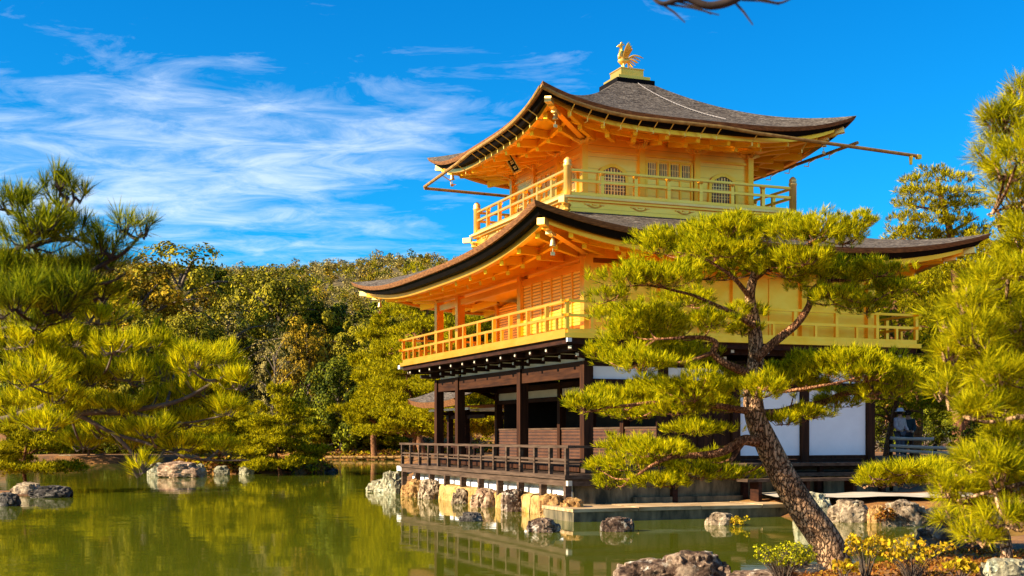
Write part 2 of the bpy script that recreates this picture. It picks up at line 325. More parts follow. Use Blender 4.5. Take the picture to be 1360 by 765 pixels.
# ------------------------------------------------------------------ the setting: terrain, water
POND = np.array([(-70, 12.5), (-20, 13.2), (-8, 14.2), (0, 13.7), (2.2, 14.6), (4.3, 16.7), (5.2, 17.8), (6.2, 20.0), (8.6, 22.5), (11.5, 24.5), (11.0, 27.2), (8.5, 28.6),
                 (6.4, 30.2), (1.8, 32.0), (.3, 34.0), (-5.3, 45.8), (-5.0, 60), (-7.5, 85), (-9.0, 104), (-16, 104.5), (-24, 106), (-32, 101), (-38, 105), (-70, 108)], float)
def sdist(q, poly):                 # signed distance, negative inside
    d = np.full(len(q), 1e9); ins = np.zeros(len(q), bool); n = len(poly)
    for i in range(n):
        a, b = poly[i], poly[(i + 1) % n]; e = b - a; wv = q - a; t = np.clip((wv @ e)/(e @ e), 0, 1); pr = wv - t[:, None]*e
        d = np.minimum(d, np.hypot(pr[:, 0], pr[:, 1]))
        c = ((a[1] <= q[:, 1]) & (b[1] > q[:, 1])) | ((b[1] <= q[:, 1]) & (a[1] > q[:, 1]))
        xi = a[0] + (q[:, 1] - a[1])/(b[1] - a[1] + 1e-12)*e[0]; ins ^= c & (q[:, 0] < xi)
    return np.where(ins, -d, d)
ISLES = [(-14.2, 69.4, 4.8, 5.4, .5), (-18.6, 42.0, 4.0, 3.4, .12), (-32, 96, 10, 7, .6)]
def sm(x): x = np.clip(x, 0, 1); return x*x*(3 - 2*x)
def snoise(q, s, seed=0.0): return np.array([mnoise.noise((x*s + seed, y*s, seed*.37)) for x, y in q])
def height(q):
    q = np.atleast_2d(np.asarray(q, float)); s = sdist(q, POND)
    z = np.where(s > 0, .05 + .40*sm(s/1.3) + .25*sm(s/12), -.7*sm(-s/1.2))
    for cx, cy_, ax, ay, h in ISLES:
        k = np.hypot((q[:, 0] - cx)/ax, (q[:, 1] - cy_)/ay); z = np.maximum(z, -.7 + (h + .7)*sm((1.12 - k)/.34))
    r, d = q[:, 0], q[:, 1]
    z += np.where(d > 103, sm((d - 103)/14)*1.5 + np.clip(d - 112, 0, 1e9)*.03, 0)*(r < 30)
    left = sm((.05 - r/np.maximum(d, 1) + .10)/.22)
    z += left*41*sm((d - 135)/270)
    z += .55*sm((d - 33)/6)*sm((r - 9)/4)
    far = np.hypot(r, d)
    z += np.where(far > 140, snoise(q, .012, 3.3)*5*sm((far - 140)/150), 0) + np.where((s > .5) & (far < 160), snoise(q, .7, 1.1)*.07, 0)
    return z
def ground_at(r, d): return float(height([(r, d)])[0])
def ax_grid(fine0, fine1, step, lo, hi, g=1.16):
    a = list(np.arange(fine0, fine1, step)); s = step
    while a[-1] < hi: s *= g; a.append(a[-1] + s)
    s = step; b = [fine0]
    while b[-1] > lo: s *= g; b.append(b[-1] - s)
    return np.array(b[:0:-1] + a)
gr = ax_grid(-20, 18, .55, -900, 900); gd = np.concatenate([ax_grid(3, 50, .5, -500, 50)[:-1], np.arange(50, 116, 1.4), np.arange(116, 420, 7), [440, 480, 560, 700, 1000, 1500]])
QQ = np.array([(a, b) for b in gd for a in gr]); HZ = height(QQ)
WX = (QQ[:, 0] - X0)*NV[0] + (QQ[:, 1] - Z0)*NV[1]; WY = (QQ[:, 0] - X0)*WV[0] + (QQ[:, 1] - Z0)*WV[1]
mb = MB(); mb.v = list(zip(WX, WY, HZ)); m_ = len(gr)
mb.f = [(i*m_ + j, i*m_ + j + 1, (i + 1)*m_ + j + 1, (i + 1)*m_ + j) for i in range(len(gd) - 1) for j in range(m_ - 1)]
go = build('ground', mb, M['ground'], smooth=True); tag(go, kind='structure')
go.data.materials.append(M['hill'])
pd = np.array([QQ[f[0], 1] for f in mb.f]); go.data.polygons.foreach_set('material_index', (pd > 128).astype(np.int32))
wv = [rd(-75, 8), rd(16, 8), rd(16, 112), rd(-75, 112)]
mb = MB(); mb.v = [(x, y, .08) for x, y in wv]; mb.f = [(0, 1, 2, 3)]
tag(build('pond_water', mb, M['water']), kind='structure')

# ------------------------------------------------------------------ the golden pavilion
pav = empty('golden_pavilion', (5.2, 6.8, .4), 'three storey golden pavilion with curved bark roofs standing at the edge of the pond', 'pavilion')
def part(name, mb, mat, parent=None, smooth=False): return build(name, mb, mat, parent or pav, smooth)
CX, CY = 5.24, 6.82                       # lower storeys: columns X 1.04..9.44, Y 1.04..12.6
COLX = [1.04, 3.14, 5.24, 7.34, 9.44]; COLY = [1.04, 3.14, 5.24, 7.34, 10.5, 12.6]
# --- base
part('plinth', MB().box((.34, .36, .2), (.9, 13.3, .70)), M['plaster'])
part('plinth_band', MB().box((.37, .37, .703), (.95, 13.28, .975)), M['cream'])
part('foundation', MB().box((.35, .30, .0), (9.8, .345, .97)).box((.95, .347, .0), (9.8, 13.2, .9)), M['terrace_side'])
# --- lower veranda with railing
vd = part('veranda_deck', MB().box((0, 0, .98), (1.25, 13.64, 1.08)).box((1.25, 0.02, .98), (9.9, .95, 1.075)), M['deck'])
part('edge_beam', MB().box((.05, .06, .82), (.17, 13.58, .977)).box((.172, .06, .82), (1.6, .18, .977)), M['deck'], vd)
for y in np.linspace(.1, 13.5, 10): part('support_post', MB().box((.03, y - .07, .2), (.19, y + .07, .819)), M['deck'], vd)
for x in (3.0, 5.0, 7.2, 9.2): part('support_post', MB().box((x - .07, .10, .2), (x + .07, .24, .975)), M['wood'], vd)
part('beam_end', MB().box((.05, -.06, .83), (.16, .055, .95)), M['cream'], vd)
part('beam_end', MB().box((.03, 13.585, .84), (.18, 14.1, 1.0)), M['white_paint'], vd)
rl = part('railing', MB().box((.03, -.10, 1.72), (.12, 13.8, 1.785)).box((.05, .0, 1.42), (.10, 13.62, 1.47)).box((.05, .0, 1.34), (.10, 13.62, 1.375))
          .box((.122, .02, 1.72), (1.2, .10, 1.78)).box((.104, .03, 1.42), (1.14, .08, 1.47)).box((.104, .03, 1.34), (1.14, .08, 1.375)), M['deck'])
for y in np.linspace(.06, 13.56, 15): part('post', MB().box((.028, y - .045, 1.081), (.118, y + .045, 1.718)), M['deck'], rl)
part('post', MB().box((1.12, .0, 1.08), (1.21, .1, 1.84)), M['deck'], rl)
# --- ground floor
part('floor', MB().box((1.0, .98, 1.10), (9.5, 12.66, 1.28)), M['deck'])
part('floor_edge', MB().box((.96, 1.30, 1.12), (.998, 12.4, 1.26)), M['wood_red'])
def column(x, y, z0, z1, wd, mat): return part('column', MB().box((x - wd/2, y - wd/2, z0), (x + wd/2, y + wd/2, z1)), mat)
for y in (1.04, 5.24, 10.5, 12.6): column(1.04, y, 1.281, 3.86, .25, M['wood_red'])
for x in COLX[1:]: column(x, 1.04, 1.281, 3.86, .23, M['wood_red'])
for y in COLY[1:]: column(3.14, y, 1.281, 3.6, .20, M['wood_red'])
for x in (5.24, 7.34, 9.44): column(x, 12.6, 1.281, 3.86, .23, M['wood'])
bm_ = part('beam', MB().box((.97, 1.17, 3.46), (1.10, 10.37, 3.86)).box((.97, 10.63, 3.46), (1.10, 12.47, 3.86)), M['wood_beam'])
part('beam', MB().box((1.17, .97, 3.23), (9.31, 1.10, 3.42)).box((1.17, .98, 3.74), (9.31, 1.10, 3.86)), M['wood'])
part('beam', MB().box((1.17, 12.54, 3.46), (9.31, 12.66, 3.86)), M['wood'])
part('beam', MB().box((1.165, 1.165, 3.862), (1.24, 12.4, 3.9)), M['wood'])
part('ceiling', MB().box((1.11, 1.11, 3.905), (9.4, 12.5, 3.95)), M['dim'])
# shutters and dark room behind the open veranda
for a, b in ((1.16, 3.04), (3.24, 5.14), (5.34, 7.24), (7.44, 10.4), (10.6, 12.5)):
    lt = part('lattice_shutter', MB().box((3.10, a, 1.30), (3.17, b, 2.20)), M['wood_lattice'])
    part('frame', MB().box((3.08, a, 2.202), (3.19, b, 2.25)), M['deck'], lt)
    part('transom_panel', MB().box((3.12, a, 3.19), (3.16, b, 3.42)), M['cream'])
part('beam', MB().box((3.06, 1.17, 3.06), (3.22, 12.6, 3.187)).box((3.05, 1.17, 3.422), (3.23, 12.6, 3.60)), M['wood'])
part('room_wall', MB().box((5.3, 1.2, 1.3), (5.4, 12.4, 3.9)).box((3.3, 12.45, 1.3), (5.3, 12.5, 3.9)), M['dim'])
# east face: doors and white panels
for k in (1,):
    dr = part('door', MB().box((3.28, 1.02, 1.36), (5.10, 1.07, 3.22)), M['wood_red'])
    part('mullion', MB().box((3.70, .995, 1.36), (3.78, 1.018, 3.22)).box((4.15, .995, 1.36), (4.23, 1.018, 3.22)).box((4.60, .995, 1.36), (4.68, 1.018, 3.22)), M['wood'], dr)
for a, b in ((5.37, 7.21), (7.47, 9.31)):
    wp = part('wall_panel', MB().box((a, 1.02, 1.50), (b, 1.06, 3.22)), M['plaster'])
    part('frame', MB().box((a, 1.0, 1.40), (b, 1.08, 1.498)), M['wood_red'], wp)
for i in range(4): part('wall_panel', MB().box((COLX[i] + .13, 1.02, 3.425), (COLX[i + 1] - .13, 1.06, 3.735)), M['plaster'])
part('sill_beam', MB().box((3.2, .95, 1.285), (9.6, 1.09, 1.395)), M['wood'])
es = part('side_veranda', MB().box((5.0, .10, 1.24), (9.9, .94, 1.32)), M['deck'])
for x in (5.3, 7.4, 9.6): part('support_post', MB().box((x - .06, .3, .5), (x + .06, .42, 1.238)), M['wood'], es)
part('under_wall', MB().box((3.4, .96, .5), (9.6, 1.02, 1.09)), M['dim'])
# --- brackets and first-floor balcony
for a, b in ((1.2, 5.1), (5.4, 10.35), (10.65, 12.45)): part('wall_panel', MB().box((1.03, a, 3.865), (1.07, b, 4.19)), M['cream'])
bal = part('balcony', MB().box((.0, .0, 4.335), (10.34, 13.64, 4.45)), M['gold'])
part('floor_beam', MB().box((.09, .09, 4.20), (10.25, 13.55, 4.332)), M['wood'], bal)
part('floor_beam', MB().box((.45, .45, 4.07), (.60, 13.2, 4.197)).box((.602, .45, 4.07), (9.9, .60, 4.197)), M['wood'], bal)
def bracket(x, y, dx, dy):
    l = math.hypot(dx, dy); ux, uy = dx/l, dy/l
    b = part('bracket', MB().bar((x, y, 4.13), (x + dx, y + dy, 4.13), .12, .125).bar((x, y, 3.98), (x + dx*.62, y + dy*.62, 3.98), .12, .12), M['wood'], bal)
    e, f_ = (x + dx + ux*.022, y + dy + uy*.022), (x + dx*.62 + ux*.022, y + dy*.62 + uy*.022)
    part('bracket_end', MB().bar((x + dx, y + dy, 4.13), (*e, 4.13), .08, .07), M['cream'], bal)
    part('bracket_end', MB().bar((x + dx*.62, y + dy*.62, 3.98), (*f_, 3.98), .075, .07), M['cream'], bal)
for y in np.linspace(1.6, 13.1, 12): bracket(1.16, y, -.95, 0)
for x in np.linspace(1.6, 9.8, 9): bracket(x, 1.16, 0, -.95)
bracket(1.16, 1.16, -.92, -.92); bracket(1.16, 12.5, -.92, .92); bracket(9.4, 1.16, .78, -.78)
part('beam_end', MB().box((.03, -.08, 4.23), (.14, -.003, 4.32)), M['white_paint'], bal)
part('beam_end', MB().box((.0, 13.643, 4.26), (.16, 13.86, 4.38)), M['white_paint'], bal)
part('beam_end', MB().box((10.345, .02, 4.22), (10.62, .2, 4.33)), M['black'], bal)
def railing(x0, x1, y0, y1, zb, zm, zt, wd, nx, ny, mat, finial=None, strut=True):
    mb = MB(); h = wd/2; e = .16 if not finial else 0
    for z, t in ((zb + .05, .10), (zm, .07), (zt, .065)):
        ex = e if z > zb + .06 else 0
        for y in (y0, y1): mb.bar((x0 - ex, y, z), (x1 + ex, y, z), wd*.8, t)
        for x in (x0, x1): mb.bar((x, y0 + h*.81, z + .002), (x, y1 - h*.81, z + .002), wd*.8, t*.95)
        if ex:
            for x in (x0, x1):
                mb.bar((x, y0 - ex, z + .002), (x, y0 - h*.81, z + .002), wd*.8, t*.95); mb.bar((x, y1 + h*.81, z + .002), (x, y1 + ex, z + .002), wd*.8, t*.95)
    r = part('railing', mb, mat)
    def post(x, y, top, w_=wd):
        m2 = MB().box((x - w_/2, y - w_/2, zb + .101), (x + w_/2, y + w_/2, top))
        if finial and top > zm: m2.lathe((x, y, top - .09), [(w_*.45, 0), (w_*.8, .05), (w_*.95, .088)], 8)
        part('post', m2, mat, r)
    for k in range(nx + 1):
        x = x0 + (x1 - x0)*k/nx
        for y in (y0, y1):
            if finial and k in (0, nx): continue
            post(x, y, zt - .034)
            if strut and k < nx: post(x + (x1 - x0)/nx/2, y, zm - .036, wd*.75)
    for k in range(ny + 1):
        y = y0 + (y1 - y0)*k/ny
        for x in (x0, x1):
            if 0 < k < ny: post(x, y, zt - .034)
            if strut and k < ny: post(x, y + (y1 - y0)/ny/2, zm - .036, wd*.75)
    if finial:
        for x in (x0, x1):
            for y in (y0, y1):
                part('finial_post', MB().lathe((x, y, zb - .02), [(.105, 0), (.105, zt - zb + .1), (.12, zt - zb + .11), (.12, zt - zb + .17), (.095, zt - zb + .19), (.115, zt - zb + .24), (.085, zt - zb + .30), (.03, zt - zb + .35), (.012, finial - zb + .02)], 14), M['gold_pale'], r, True)
railing(.10, 10.24, .10, 13.54, 4.452, 4.87, 5.21, .09, 8, 11, M['gold'])
# --- first floor walls
for y in (1.04, 5.24, 10.5, 12.6): column(1.04, y, 4.452, 6.40, .24, M['gold'])
for x in COLX[1:]: column(x, 1.04, 4.452, 6.40, .22, M['gold'])
for y in (5.24, 7.34, 10.5, 12.6): column(3.14, y, 4.452, 6.40, .2, M['gold'])
for x in (5.24, 7.34, 9.44): column(x, 12.6, 4.452, 6.40, .22, M['gold'])
part('beam', MB().box((.98, 1.17, 6.12), (1.10, 12.48, 6.30)).box((1.0, .98, 6.402), (9.5, 1.12, 6.75)).box((1.0, 1.123, 6.402), (1.12, 12.66, 6.75)).box((1.17, .985, 6.13), (9.3, 1.10, 6.28)).box((9.38, 1.123, 6.402), (9.5, 12.5, 6.75)), M['gold'])
part('shutter_wall', MB().box((1.02, 1.17, 4.453), (1.07, 5.11, 6.118)), M['gold_lattice'])
mb = MB()
for y in (1.82, 2.47, 3.14, 3.8, 4.5): mb.box((.985, y - .035, 4.453), (1.018, y + .035, 6.118))
part('mullion', mb, M['gold'])
part('shutter_wall', MB().box((3.12, 5.36, 4.453), (3.17, 12.48, 6.3)), M['gold_lattice'])
part('porch_ceiling', MB().box((1.14, 1.14, 6.52), (9.36, 12.5, 6.56)), M['gold_bounce'])
for i in range(4):
    wp = part('wall_panel', MB().box((COLX[i] + .112, 1.02, 4.453), (COLX[i + 1] - .112, 1.07, 6.128)), M['gold'])
    part('frame', MB().box((COLX[i] + 1.02, .995, 4.6), (COLX[i] + 1.08, 1.018, 6.1)).box((COLX[i] + .112, .995, 4.455), (COLX[i + 1] - .112, 1.018, 4.59)), M['gold'], wp)
for x in COLX[1:-1]: part('wall_panel', MB().box((x + .12, 12.58, 4.453), (x + 1.97, 12.62, 6.3)), M['gold'])
part('wall_panel', MB().box((9.42, 1.16, 4.453), (9.46, 12.48, 6.4)), M['gold'])
part('wall_panel', MB().box((3.14, 5.22, 4.453), (9.4, 5.26, 6.5)), M['gold'])
# --- curved bark roofs
def make_roof(x0, x1, y0, y1, zmid, lift, pw, tx0, tx1, ty0, ty1, ztop, conc, wall, wz, sc, rafters, hip_tip):
    cx, cy_ = (x0 + x1)/2, (y0 + y1)/2; hx, hy = (x1 - x0)/2, (y1 - y0)/2
    ss = np.sign(np.linspace(-1, 1, 49))*np.abs(np.linspace(-1, 1, 49))**.8
    def side_pt(side, s, o, z):
        if side == 0: return (cx - hx + o, cy_ + s*(hy - o), z)
        if side == 1: return (cx + s*(hx - o), cy_ - hy + o, z)
        if side == 2: return (cx + hx - o, cy_ + s*(hy - o), z)
        return (cx + s*(hx - o), cy_ + hy - o, z)
    def lf(s): return lift*abs(s)**pw
    surf = MB(); tops = [(tx0, ty0, ty1), (ty0, tx0, tx1), (tx1, ty0, ty1), (ty1, tx0, tx1)]
    for sd in range(4):
        rows = []
        for v in np.linspace(0, 1, 22):
            row = []
            for s in ss:
                ex, ey, _ = side_pt(sd, s, 0, 0); a, lo, hi = tops[sd]; mid = (lo + hi)/2 + s*(hi - lo)/2
                t = (a, mid) if sd in (0, 2) else (mid, a)
                zz = zmid + (ztop - zmid)*(conc*v + (1 - conc)*v*v) + lf(s)*(1 - v)**2.2
                row.append((ex + (t[0] - ex)*v, ey + (t[1] - ey)*v, zz))
            rows.append(row)
        surf.grid(rows)
    ro = part('roof', surf, M['bark_roof'], smooth=True)
    def bands(name, rings, mat, par):
        b = MB()
        for sd in range(4):
            b.grid([[side_pt(sd, s, o, zmid + lf(s) + dz) for s in ss] for o, dz in rings])
        return part(name, b, mat, par, False)
    bands('bark_edge', [(0, 0), (.015*sc, -.05*sc), (.05*sc, -.125*sc), (.12*sc, -.13*sc)], M['eave_bark'], ro)
    bands('eave_board', [(.11*sc, -.125*sc), (.22*sc, -.275*sc), (.42*sc, -.29*sc)], M['black'], ro)
    ea = bands('eaves', [(.40*sc, -.287*sc), (.41*sc, -.42*sc), (.56*sc, -.42*sc), (.56*sc, -.34*sc)], M['gold'], None)
    so = MB(); o0 = .5*sc
    def soff(sd, s, k):               # k = 0 at the fascia, 1 at the wall head
        a = side_pt(sd, s, o0, zmid + lf(s) - .33*sc); wx0, wx1, wy0, wy1 = wall
        ws = {0: (wx0, (wy0 + wy1)/2 + s*(wy1 - wy0)/2), 2: (wx1, (wy0 + wy1)/2 + s*(wy1 - wy0)/2), 1: ((wx0 + wx1)/2 + s*(wx1 - wx0)/2, wy0), 3: ((wx0 + wx1)/2 + s*(wx1 - wx0)/2, wy1)}[sd]
        return Vector((a[0] + (ws[0] - a[0])*k, a[1] + (ws[1] - a[1])*k, a[2] + (wz - a[2])*k))
    for sd in range(4): so.grid([[soff(sd, s, k) for s in ss] for k in np.linspace(0, 1, 6)])
    part('soffit', so, M['gold_bounce'], ea)
    for sd in range(4):
        n = rafters[sd % 2]
        for i in range(n):
            s = -1 + 2*(i + .5)/n
            mb = MB(); a, b = soff(sd, s, .03), soff(sd, s*.99, .52); mb.bar(a - Vector((0, 0, .10)), b - Vector((0, 0, .10)), .11, .20)
            c, d = soff(sd, s, .44), soff(sd, s*.99, 1.0); mb.bar(c - Vector((0, 0, .20)), d - Vector((0, 0, .18)), .12, .22)
            part('rafter', mb, M['gold_bounce'], ea)
        # stepped purlin running along each side between the two tiers of rafters
        pm = MB(); pts = [soff(sd, s, .47) - Vector((0, 0, .13)) for s in np.linspace(-.97, .97, 17)]
        for p, q in zip(pts[:-1], pts[1:]): pm.bar(p, q, .11, .12)
        part('purlin', pm, M['gold_bounce'], ea)
    for sxn, syn in ((-1, -1), (1, -1), (-1, 1), (1, 1)):
        sd = 0 if sxn < 0 else 2
        a, b = soff(sd, syn, -.02) - Vector((0, 0, .12)), soff(sd, syn, 1.0) - Vector((0, 0, .18))
        hr = part('hip_rafter', MB().bar(a, b, .17, .22), M['gold'], ea)
        d = (a - b).normalized(); part('tip', MB().bar(a, a + d*hip_tip, .18, .15).bar(a - Vector((0, 0, .12)) - d*.5, a - Vector((0, 0, .12)) - d*.2, .15, .12), M['gold_pale'], hr)
    return ro, side_pt, lf, soff
RC2 = make_roof(-1.34, 11.46, -1.34, 14.94, 6.64, .62, 3.1, 1.75, 8.45, 3.5, 10.25, 8.02, .72, (1.0, 9.5, 1.0, 12.66), 6.76, 1.0, (13, 10), .28)
T0X, T1X, T0Y, T1Y = 2.45, 7.71, 4.25, 9.51
RC3 = make_roof(.32, 9.84, 2.11, 11.65, 10.39, .57, 3.5, 4.48, 5.68, 6.28, 7.48, 12.46, .55, (T0X - .04, T1X + .04, T0Y - .04, T1Y + .04), 10.40, .88, (9, 9), .24)
# --- top storey
bx0, bx1, by0, by1 = 1.46, 8.70, 3.26, 10.50
sk = part('balcony', MB().box((bx0, by0, 8.24), (bx1, by1, 8.38)).box((bx0 + .1, by0 + .1, 7.86), (bx1 - .1, by1 - .1, 8.238)), M['gold_board'])
part('floor_board', MB().box((bx0 - .08, by0 - .08, 8.30), (bx1 + .08, by0 - .003, 8.36)).box((bx0 - .08, by0, 8.30), (bx0 - .003, by1 + .08, 8.36)).box((bx1 + .003, by0, 8.30), (bx1 + .08, by1 + .08, 8.36)), M['gold_pale'], sk)
for x in np.linspace(bx0 + .9, bx1 - .9, 5):
    mb = MB().tube([(x + .22*t, by0 + .085, 8.17 - .07*(1 - t*t)) for t in np.linspace(-1, 1, 9)], .018, 6)
    for t in (-1, 0, 1): mb.box((x + .22*t - .07, by0 + .06, 8.165), (x + .22*t + .07, by0 + .098, 8.195))
    part('ornament', mb, M['gold_metal'], sk)
for y in np.linspace(by0 + .9, by1 - .9, 5):
    mb = MB().tube([(bx0 + .085, y + .22*t, 8.17 - .07*(1 - t*t)) for t in np.linspace(-1, 1, 9)], .018, 6)
    for t in (-1, 0, 1): mb.box((bx0 + .06, y + .22*t - .07, 8.165), (bx0 + .098, y + .22*t + .07, 8.195))
    part('ornament', mb, M['gold_metal'], sk)
for x, y, dx, dy in ((bx0, by0, -1, -1), (bx0, by1, -1, 1), (bx1, by0, 1, -1)):
    part('beam_end', MB().bar((x + dx*.03, y + dy*.03, 8.20), (x + dx*.22, y + dy*.22, 8.20), .16, .15), M['gold_pale'], sk)
    part('corner_bracket', MB().lathe((x + dx*-.05, y + dy*-.05, 7.93), [(.04, 0), (.12, .05), (.09, .1), (.14, .17), (.1, .22)], 8), M['gold_metal'], sk)
railing(bx0 + .11, bx1 - .11, by0 + .11, by1 - .11, 8.382, 8.79, 9.06, .10, 7, 7, M['gold_board'], 9.39, False)
c3x = np.linspace(T0X, T1X, 4); c3y = np.linspace(T0Y, T1Y, 4)
wl3 = part('wall', MB().box((T0X + .03, T0Y + .03, 8.381), (T1X - .03, T1Y - .03, 10.34)), M['gold_board'])
part('frieze', MB().box((T0X - .02, T0Y - .02, 9.80), (T1X + .02, T0Y + .028, 9.87)).box((T0X - .02, T0Y + .03, 9.80), (T0X + .028, T1Y + .02, 9.87)).box((T0X - .02, T0Y - .02, 10.2), (T1X + .02, T0Y + .028, 10.42)).box((T0X - .02, T0Y + .03, 10.2), (T0X + .028, T1Y + .02, 10.42)), M['gold'], wl3)
def cap_column(x, y):
    c = part('column', MB().box((x - .085, y - .085, 8.381), (x + .085, y + .085, 10.0)), M['gold'])
    mb = MB().box((x - .12, y - .12, 10.0), (x + .12, y + .12, 10.09))
    for dx, dy in ((1, 0), (-1, 0), (0, 1), (0, -1)):
        mb.bar((x + dx*.121, y + dy*.121, 10.05), (x + dx*.34, y + dy*.34, 10.13), .07, .08); mb.box((x + dx*.34 - .055, y + dy*.34 - .055, 10.135), (x + dx*.34 + .055, y + dy*.34 + .055, 10.2))
    part('bracket_cluster', mb, M['gold_metal'], c)
for x in c3x:
    cap_column(x, T0Y); cap_column(x, T1Y)
for y in c3y[1:-1]: cap_column(T0X, y); cap_column(T1X, y)
part('gold_ceiling_beam', MB().box((T0X, T0Y, 10.342), (T1X, T1Y, 10.39)), M['gold'])
def arch_outline(hw, z0, zs, zt, n=9):
    pts = [(-hw*1.06, z0), (-hw, zs)]
    for k in range(1, n): a = math.pi*(1 - k/n); pts.append((hw*math.cos(a), zs + (zt - zs)*(math.sin(a)**.85) + .05*max(0, 1 - abs(k - n/2)/1.2)))
    return pts + [(hw, zs), (hw*1.06, z0)]
def arch_window(c, axis):
    def at(a, z, o): return (c + a, T0Y + .03 - o, z) if axis == 'x' else (T0X + .03 - o, c + a, z)
    fr = MB(); o1 = arch_outline(.47, 8.50, 9.15, 9.50); o2 = arch_outline(.38, 8.56, 9.12, 9.40)
    n = len(o1); base = len(fr.v)
    for o in (.003, .06):
        for p in o1: fr.v.append(at(p[0], p[1], o))
        for p in o2: fr.v.append(at(p[0], p[1], o))
    for i in range(n - 1):
        fr.f += [(2*n + i, 2*n + i + 1, 3*n + i + 1, 3*n + i), (i, i + 1, 2*n + i + 1, 2*n + i), (n + i, 3*n + i, 3*n + i + 1, n + i + 1)]
    wdw = part('window', fr, M['gold'], wl3)
    pn = MB(); pn.v = [at(p[0], p[1], .012) for p in o2]; pn.f = [tuple(range(n))]; part('window_screen', pn, M['screen'], wdw)
    bars = MB()
    for a in np.linspace(-.32, .32, 8):
        zt = 9.12 + .28*math.sqrt(max(0, 1 - (a/.40)**2)); wd = .022 if abs(abs(a) - .046) > .01 else .04
        p, q = at(a, 8.56, .03), at(a, zt, .03); bars.bar(p, q, wd, .02, (0, 1, 0) if axis == 'x' else (1, 0, 0))
    for z in (8.78, 8.86, 9.05, 9.13):
        p, q = at(-.37, z, .032), at(.37, z, .032); bars.bar(p, q, .018, .02)
    part('window_bar', bars, M['gold_pale'], wdw)
M['screen'] = simple('window_paper', (.10, .085, .075), (.17, .145, .125), (6, 6, 6), 3, .6)
cxm = (T0X + T1X)/2; cym = (T0Y + T1Y)/2
for a in ((c3x[0] + c3x[1])/2, (c3x[2] + c3x[3])/2): arch_window(a, 'x')
for a in ((c3y[0] + c3y[1])/2, (c3y[2] + c3y[3])/2): arch_window(a, 'y')
def doors(c, axis):
    def bx(mb, a0, a1, z0, z1, o0, o1):
        if axis == 'x': mb.box((c + a0, T0Y + .03 - o1, z0), (c + a1, T0Y + .03 - o0, z1))
        else: mb.box((T0X + .03 - o1, c + a0, z0), (T0X + .03 - o0, c + a1, z1))
        return mb
    d = bx(MB(), -.72, .72, 8.42, 9.72, .003, .03); dr = part('door', d, M['gold_board'], wl3)
    f = MB()
    for a in (-.72, -.36, 0, .36, .72): bx(f, a - .03, a + .03, 8.42, 9.72, .031, .07)
    for z in (8.45, 8.95, 9.22, 9.70): bx(f, -.69, .69, z - .03, z + .03, .031, .064)
    for a in (-.82, .82): bx(f, a - .05, a + .05, 8.40, 9.82, .003, .10)
    part('door_frame', f, M['gold'], dr)
    for a in (-.54, -.18, .18, .54):
        s_ = part('lattice_pane', bx(MB(), a - .12, a + .12, 9.30, 9.64, .031, .036), M['screen'], dr)
    l = MB()
    for a in (-.54, -.18, .18, .54):
        for k in (-.08, -.027, .027, .08): bx(l, a + k - .01, a + k + .01, 9.30, 9.64, .037, .05)
        bx(l, a - .12, a + .12, 9.46, 9.48, .038, .048)
    part('lattice', l, M['gold_pale'], dr)
doors(cxm, 'x'); doors(cym, 'y')
# --- pedestal of the roof
pc = (5.08, 6.88)
pdm = part('roof_pedestal', MB().box((pc[0] - .37, pc[1] - .37, 12.70), (pc[0] + .37, pc[1] + .37, 12.93)).box((pc[0] - .52, pc[1] - .52, 12.583), (pc[0] + .52, pc[1] + .52, 12.698)).box((pc[0] - .39, pc[1] - .39, 12.934), (pc[0] + .39, pc[1] + .39, 12.96)), M['gold_board'])
part('pedestal_base', MB().box((pc[0] - .62, pc[1] - .62, 12.36), (pc[0] + .62, pc[1] + .62, 12.58)), M['black'], pdm)
# --- gutters hung under the eaves of the top roof
spt, lf3 = RC3[1], RC3[2]
def gutter(pts, hang, inn=(0, 1, 0)):
    g = part('gutter', MB().tube(pts, .05, 8), M['gutter'])
    for p in hang:
        q = Vector(p) + Vector(inn)*.30; hb = MB().tube([p, q + Vector((0, 0, -.17)), q + Vector((0, 0, -.27)), q + Vector(inn)*.16 + Vector((0, 0, -.27))], .016, 5)
        part('gutter_bracket', hb, M['gold_metal'], g)
def eave_z(s): return 10.39 + lf3(s)
e_pts = [(.32 - .07 + 9.52*(s + 1)/2 + .0, 2.11 - .06, max(eave_z(s) - .16, 10.26 + .0) - .02*(s + 1)) for s in np.linspace(-1, .1, 12)] + [(x, 2.05, 10.20 - .035*(x - 5.6)) for x in (6.6, 8.2, 9.8, 11.9)]
gutter(e_pts, [p for p in e_pts[2:-2]])
part('gutter_spout', MB().tube([(11.65, 2.05, 9.96), (11.65, 2.05, 9.72)], [.06, .04], 8).box((11.85, 1.99, 9.90), (11.98, 2.11, 10.02)), M['gold'])
s_pts = [(.26, 2.11 + 9.54*(s + 1)/2, max(eave_z(s) - .16, 10.22)) for s in np.linspace(-1, .1, 12)] + [(.26, y, 10.18 - .035*(y - 7.4)) for y in (8.6, 10.0, 11.72)]
gutter(s_pts, [p for p in s_pts[2:-1]], (1, 0, 0))
gutter([(.26, 11.75, 9.99), (5, 11.75, 9.9), (9.9, 11.75, 9.82)], [])
gutter([(9.86, 2.1, 10.20), (9.86, 7, 10.16), (9.86, 11.8, 10.1)], [(9.86, y, 10.2 - .01*y) for y in (3, 4, 5, 6)], (-1, 0, 0))

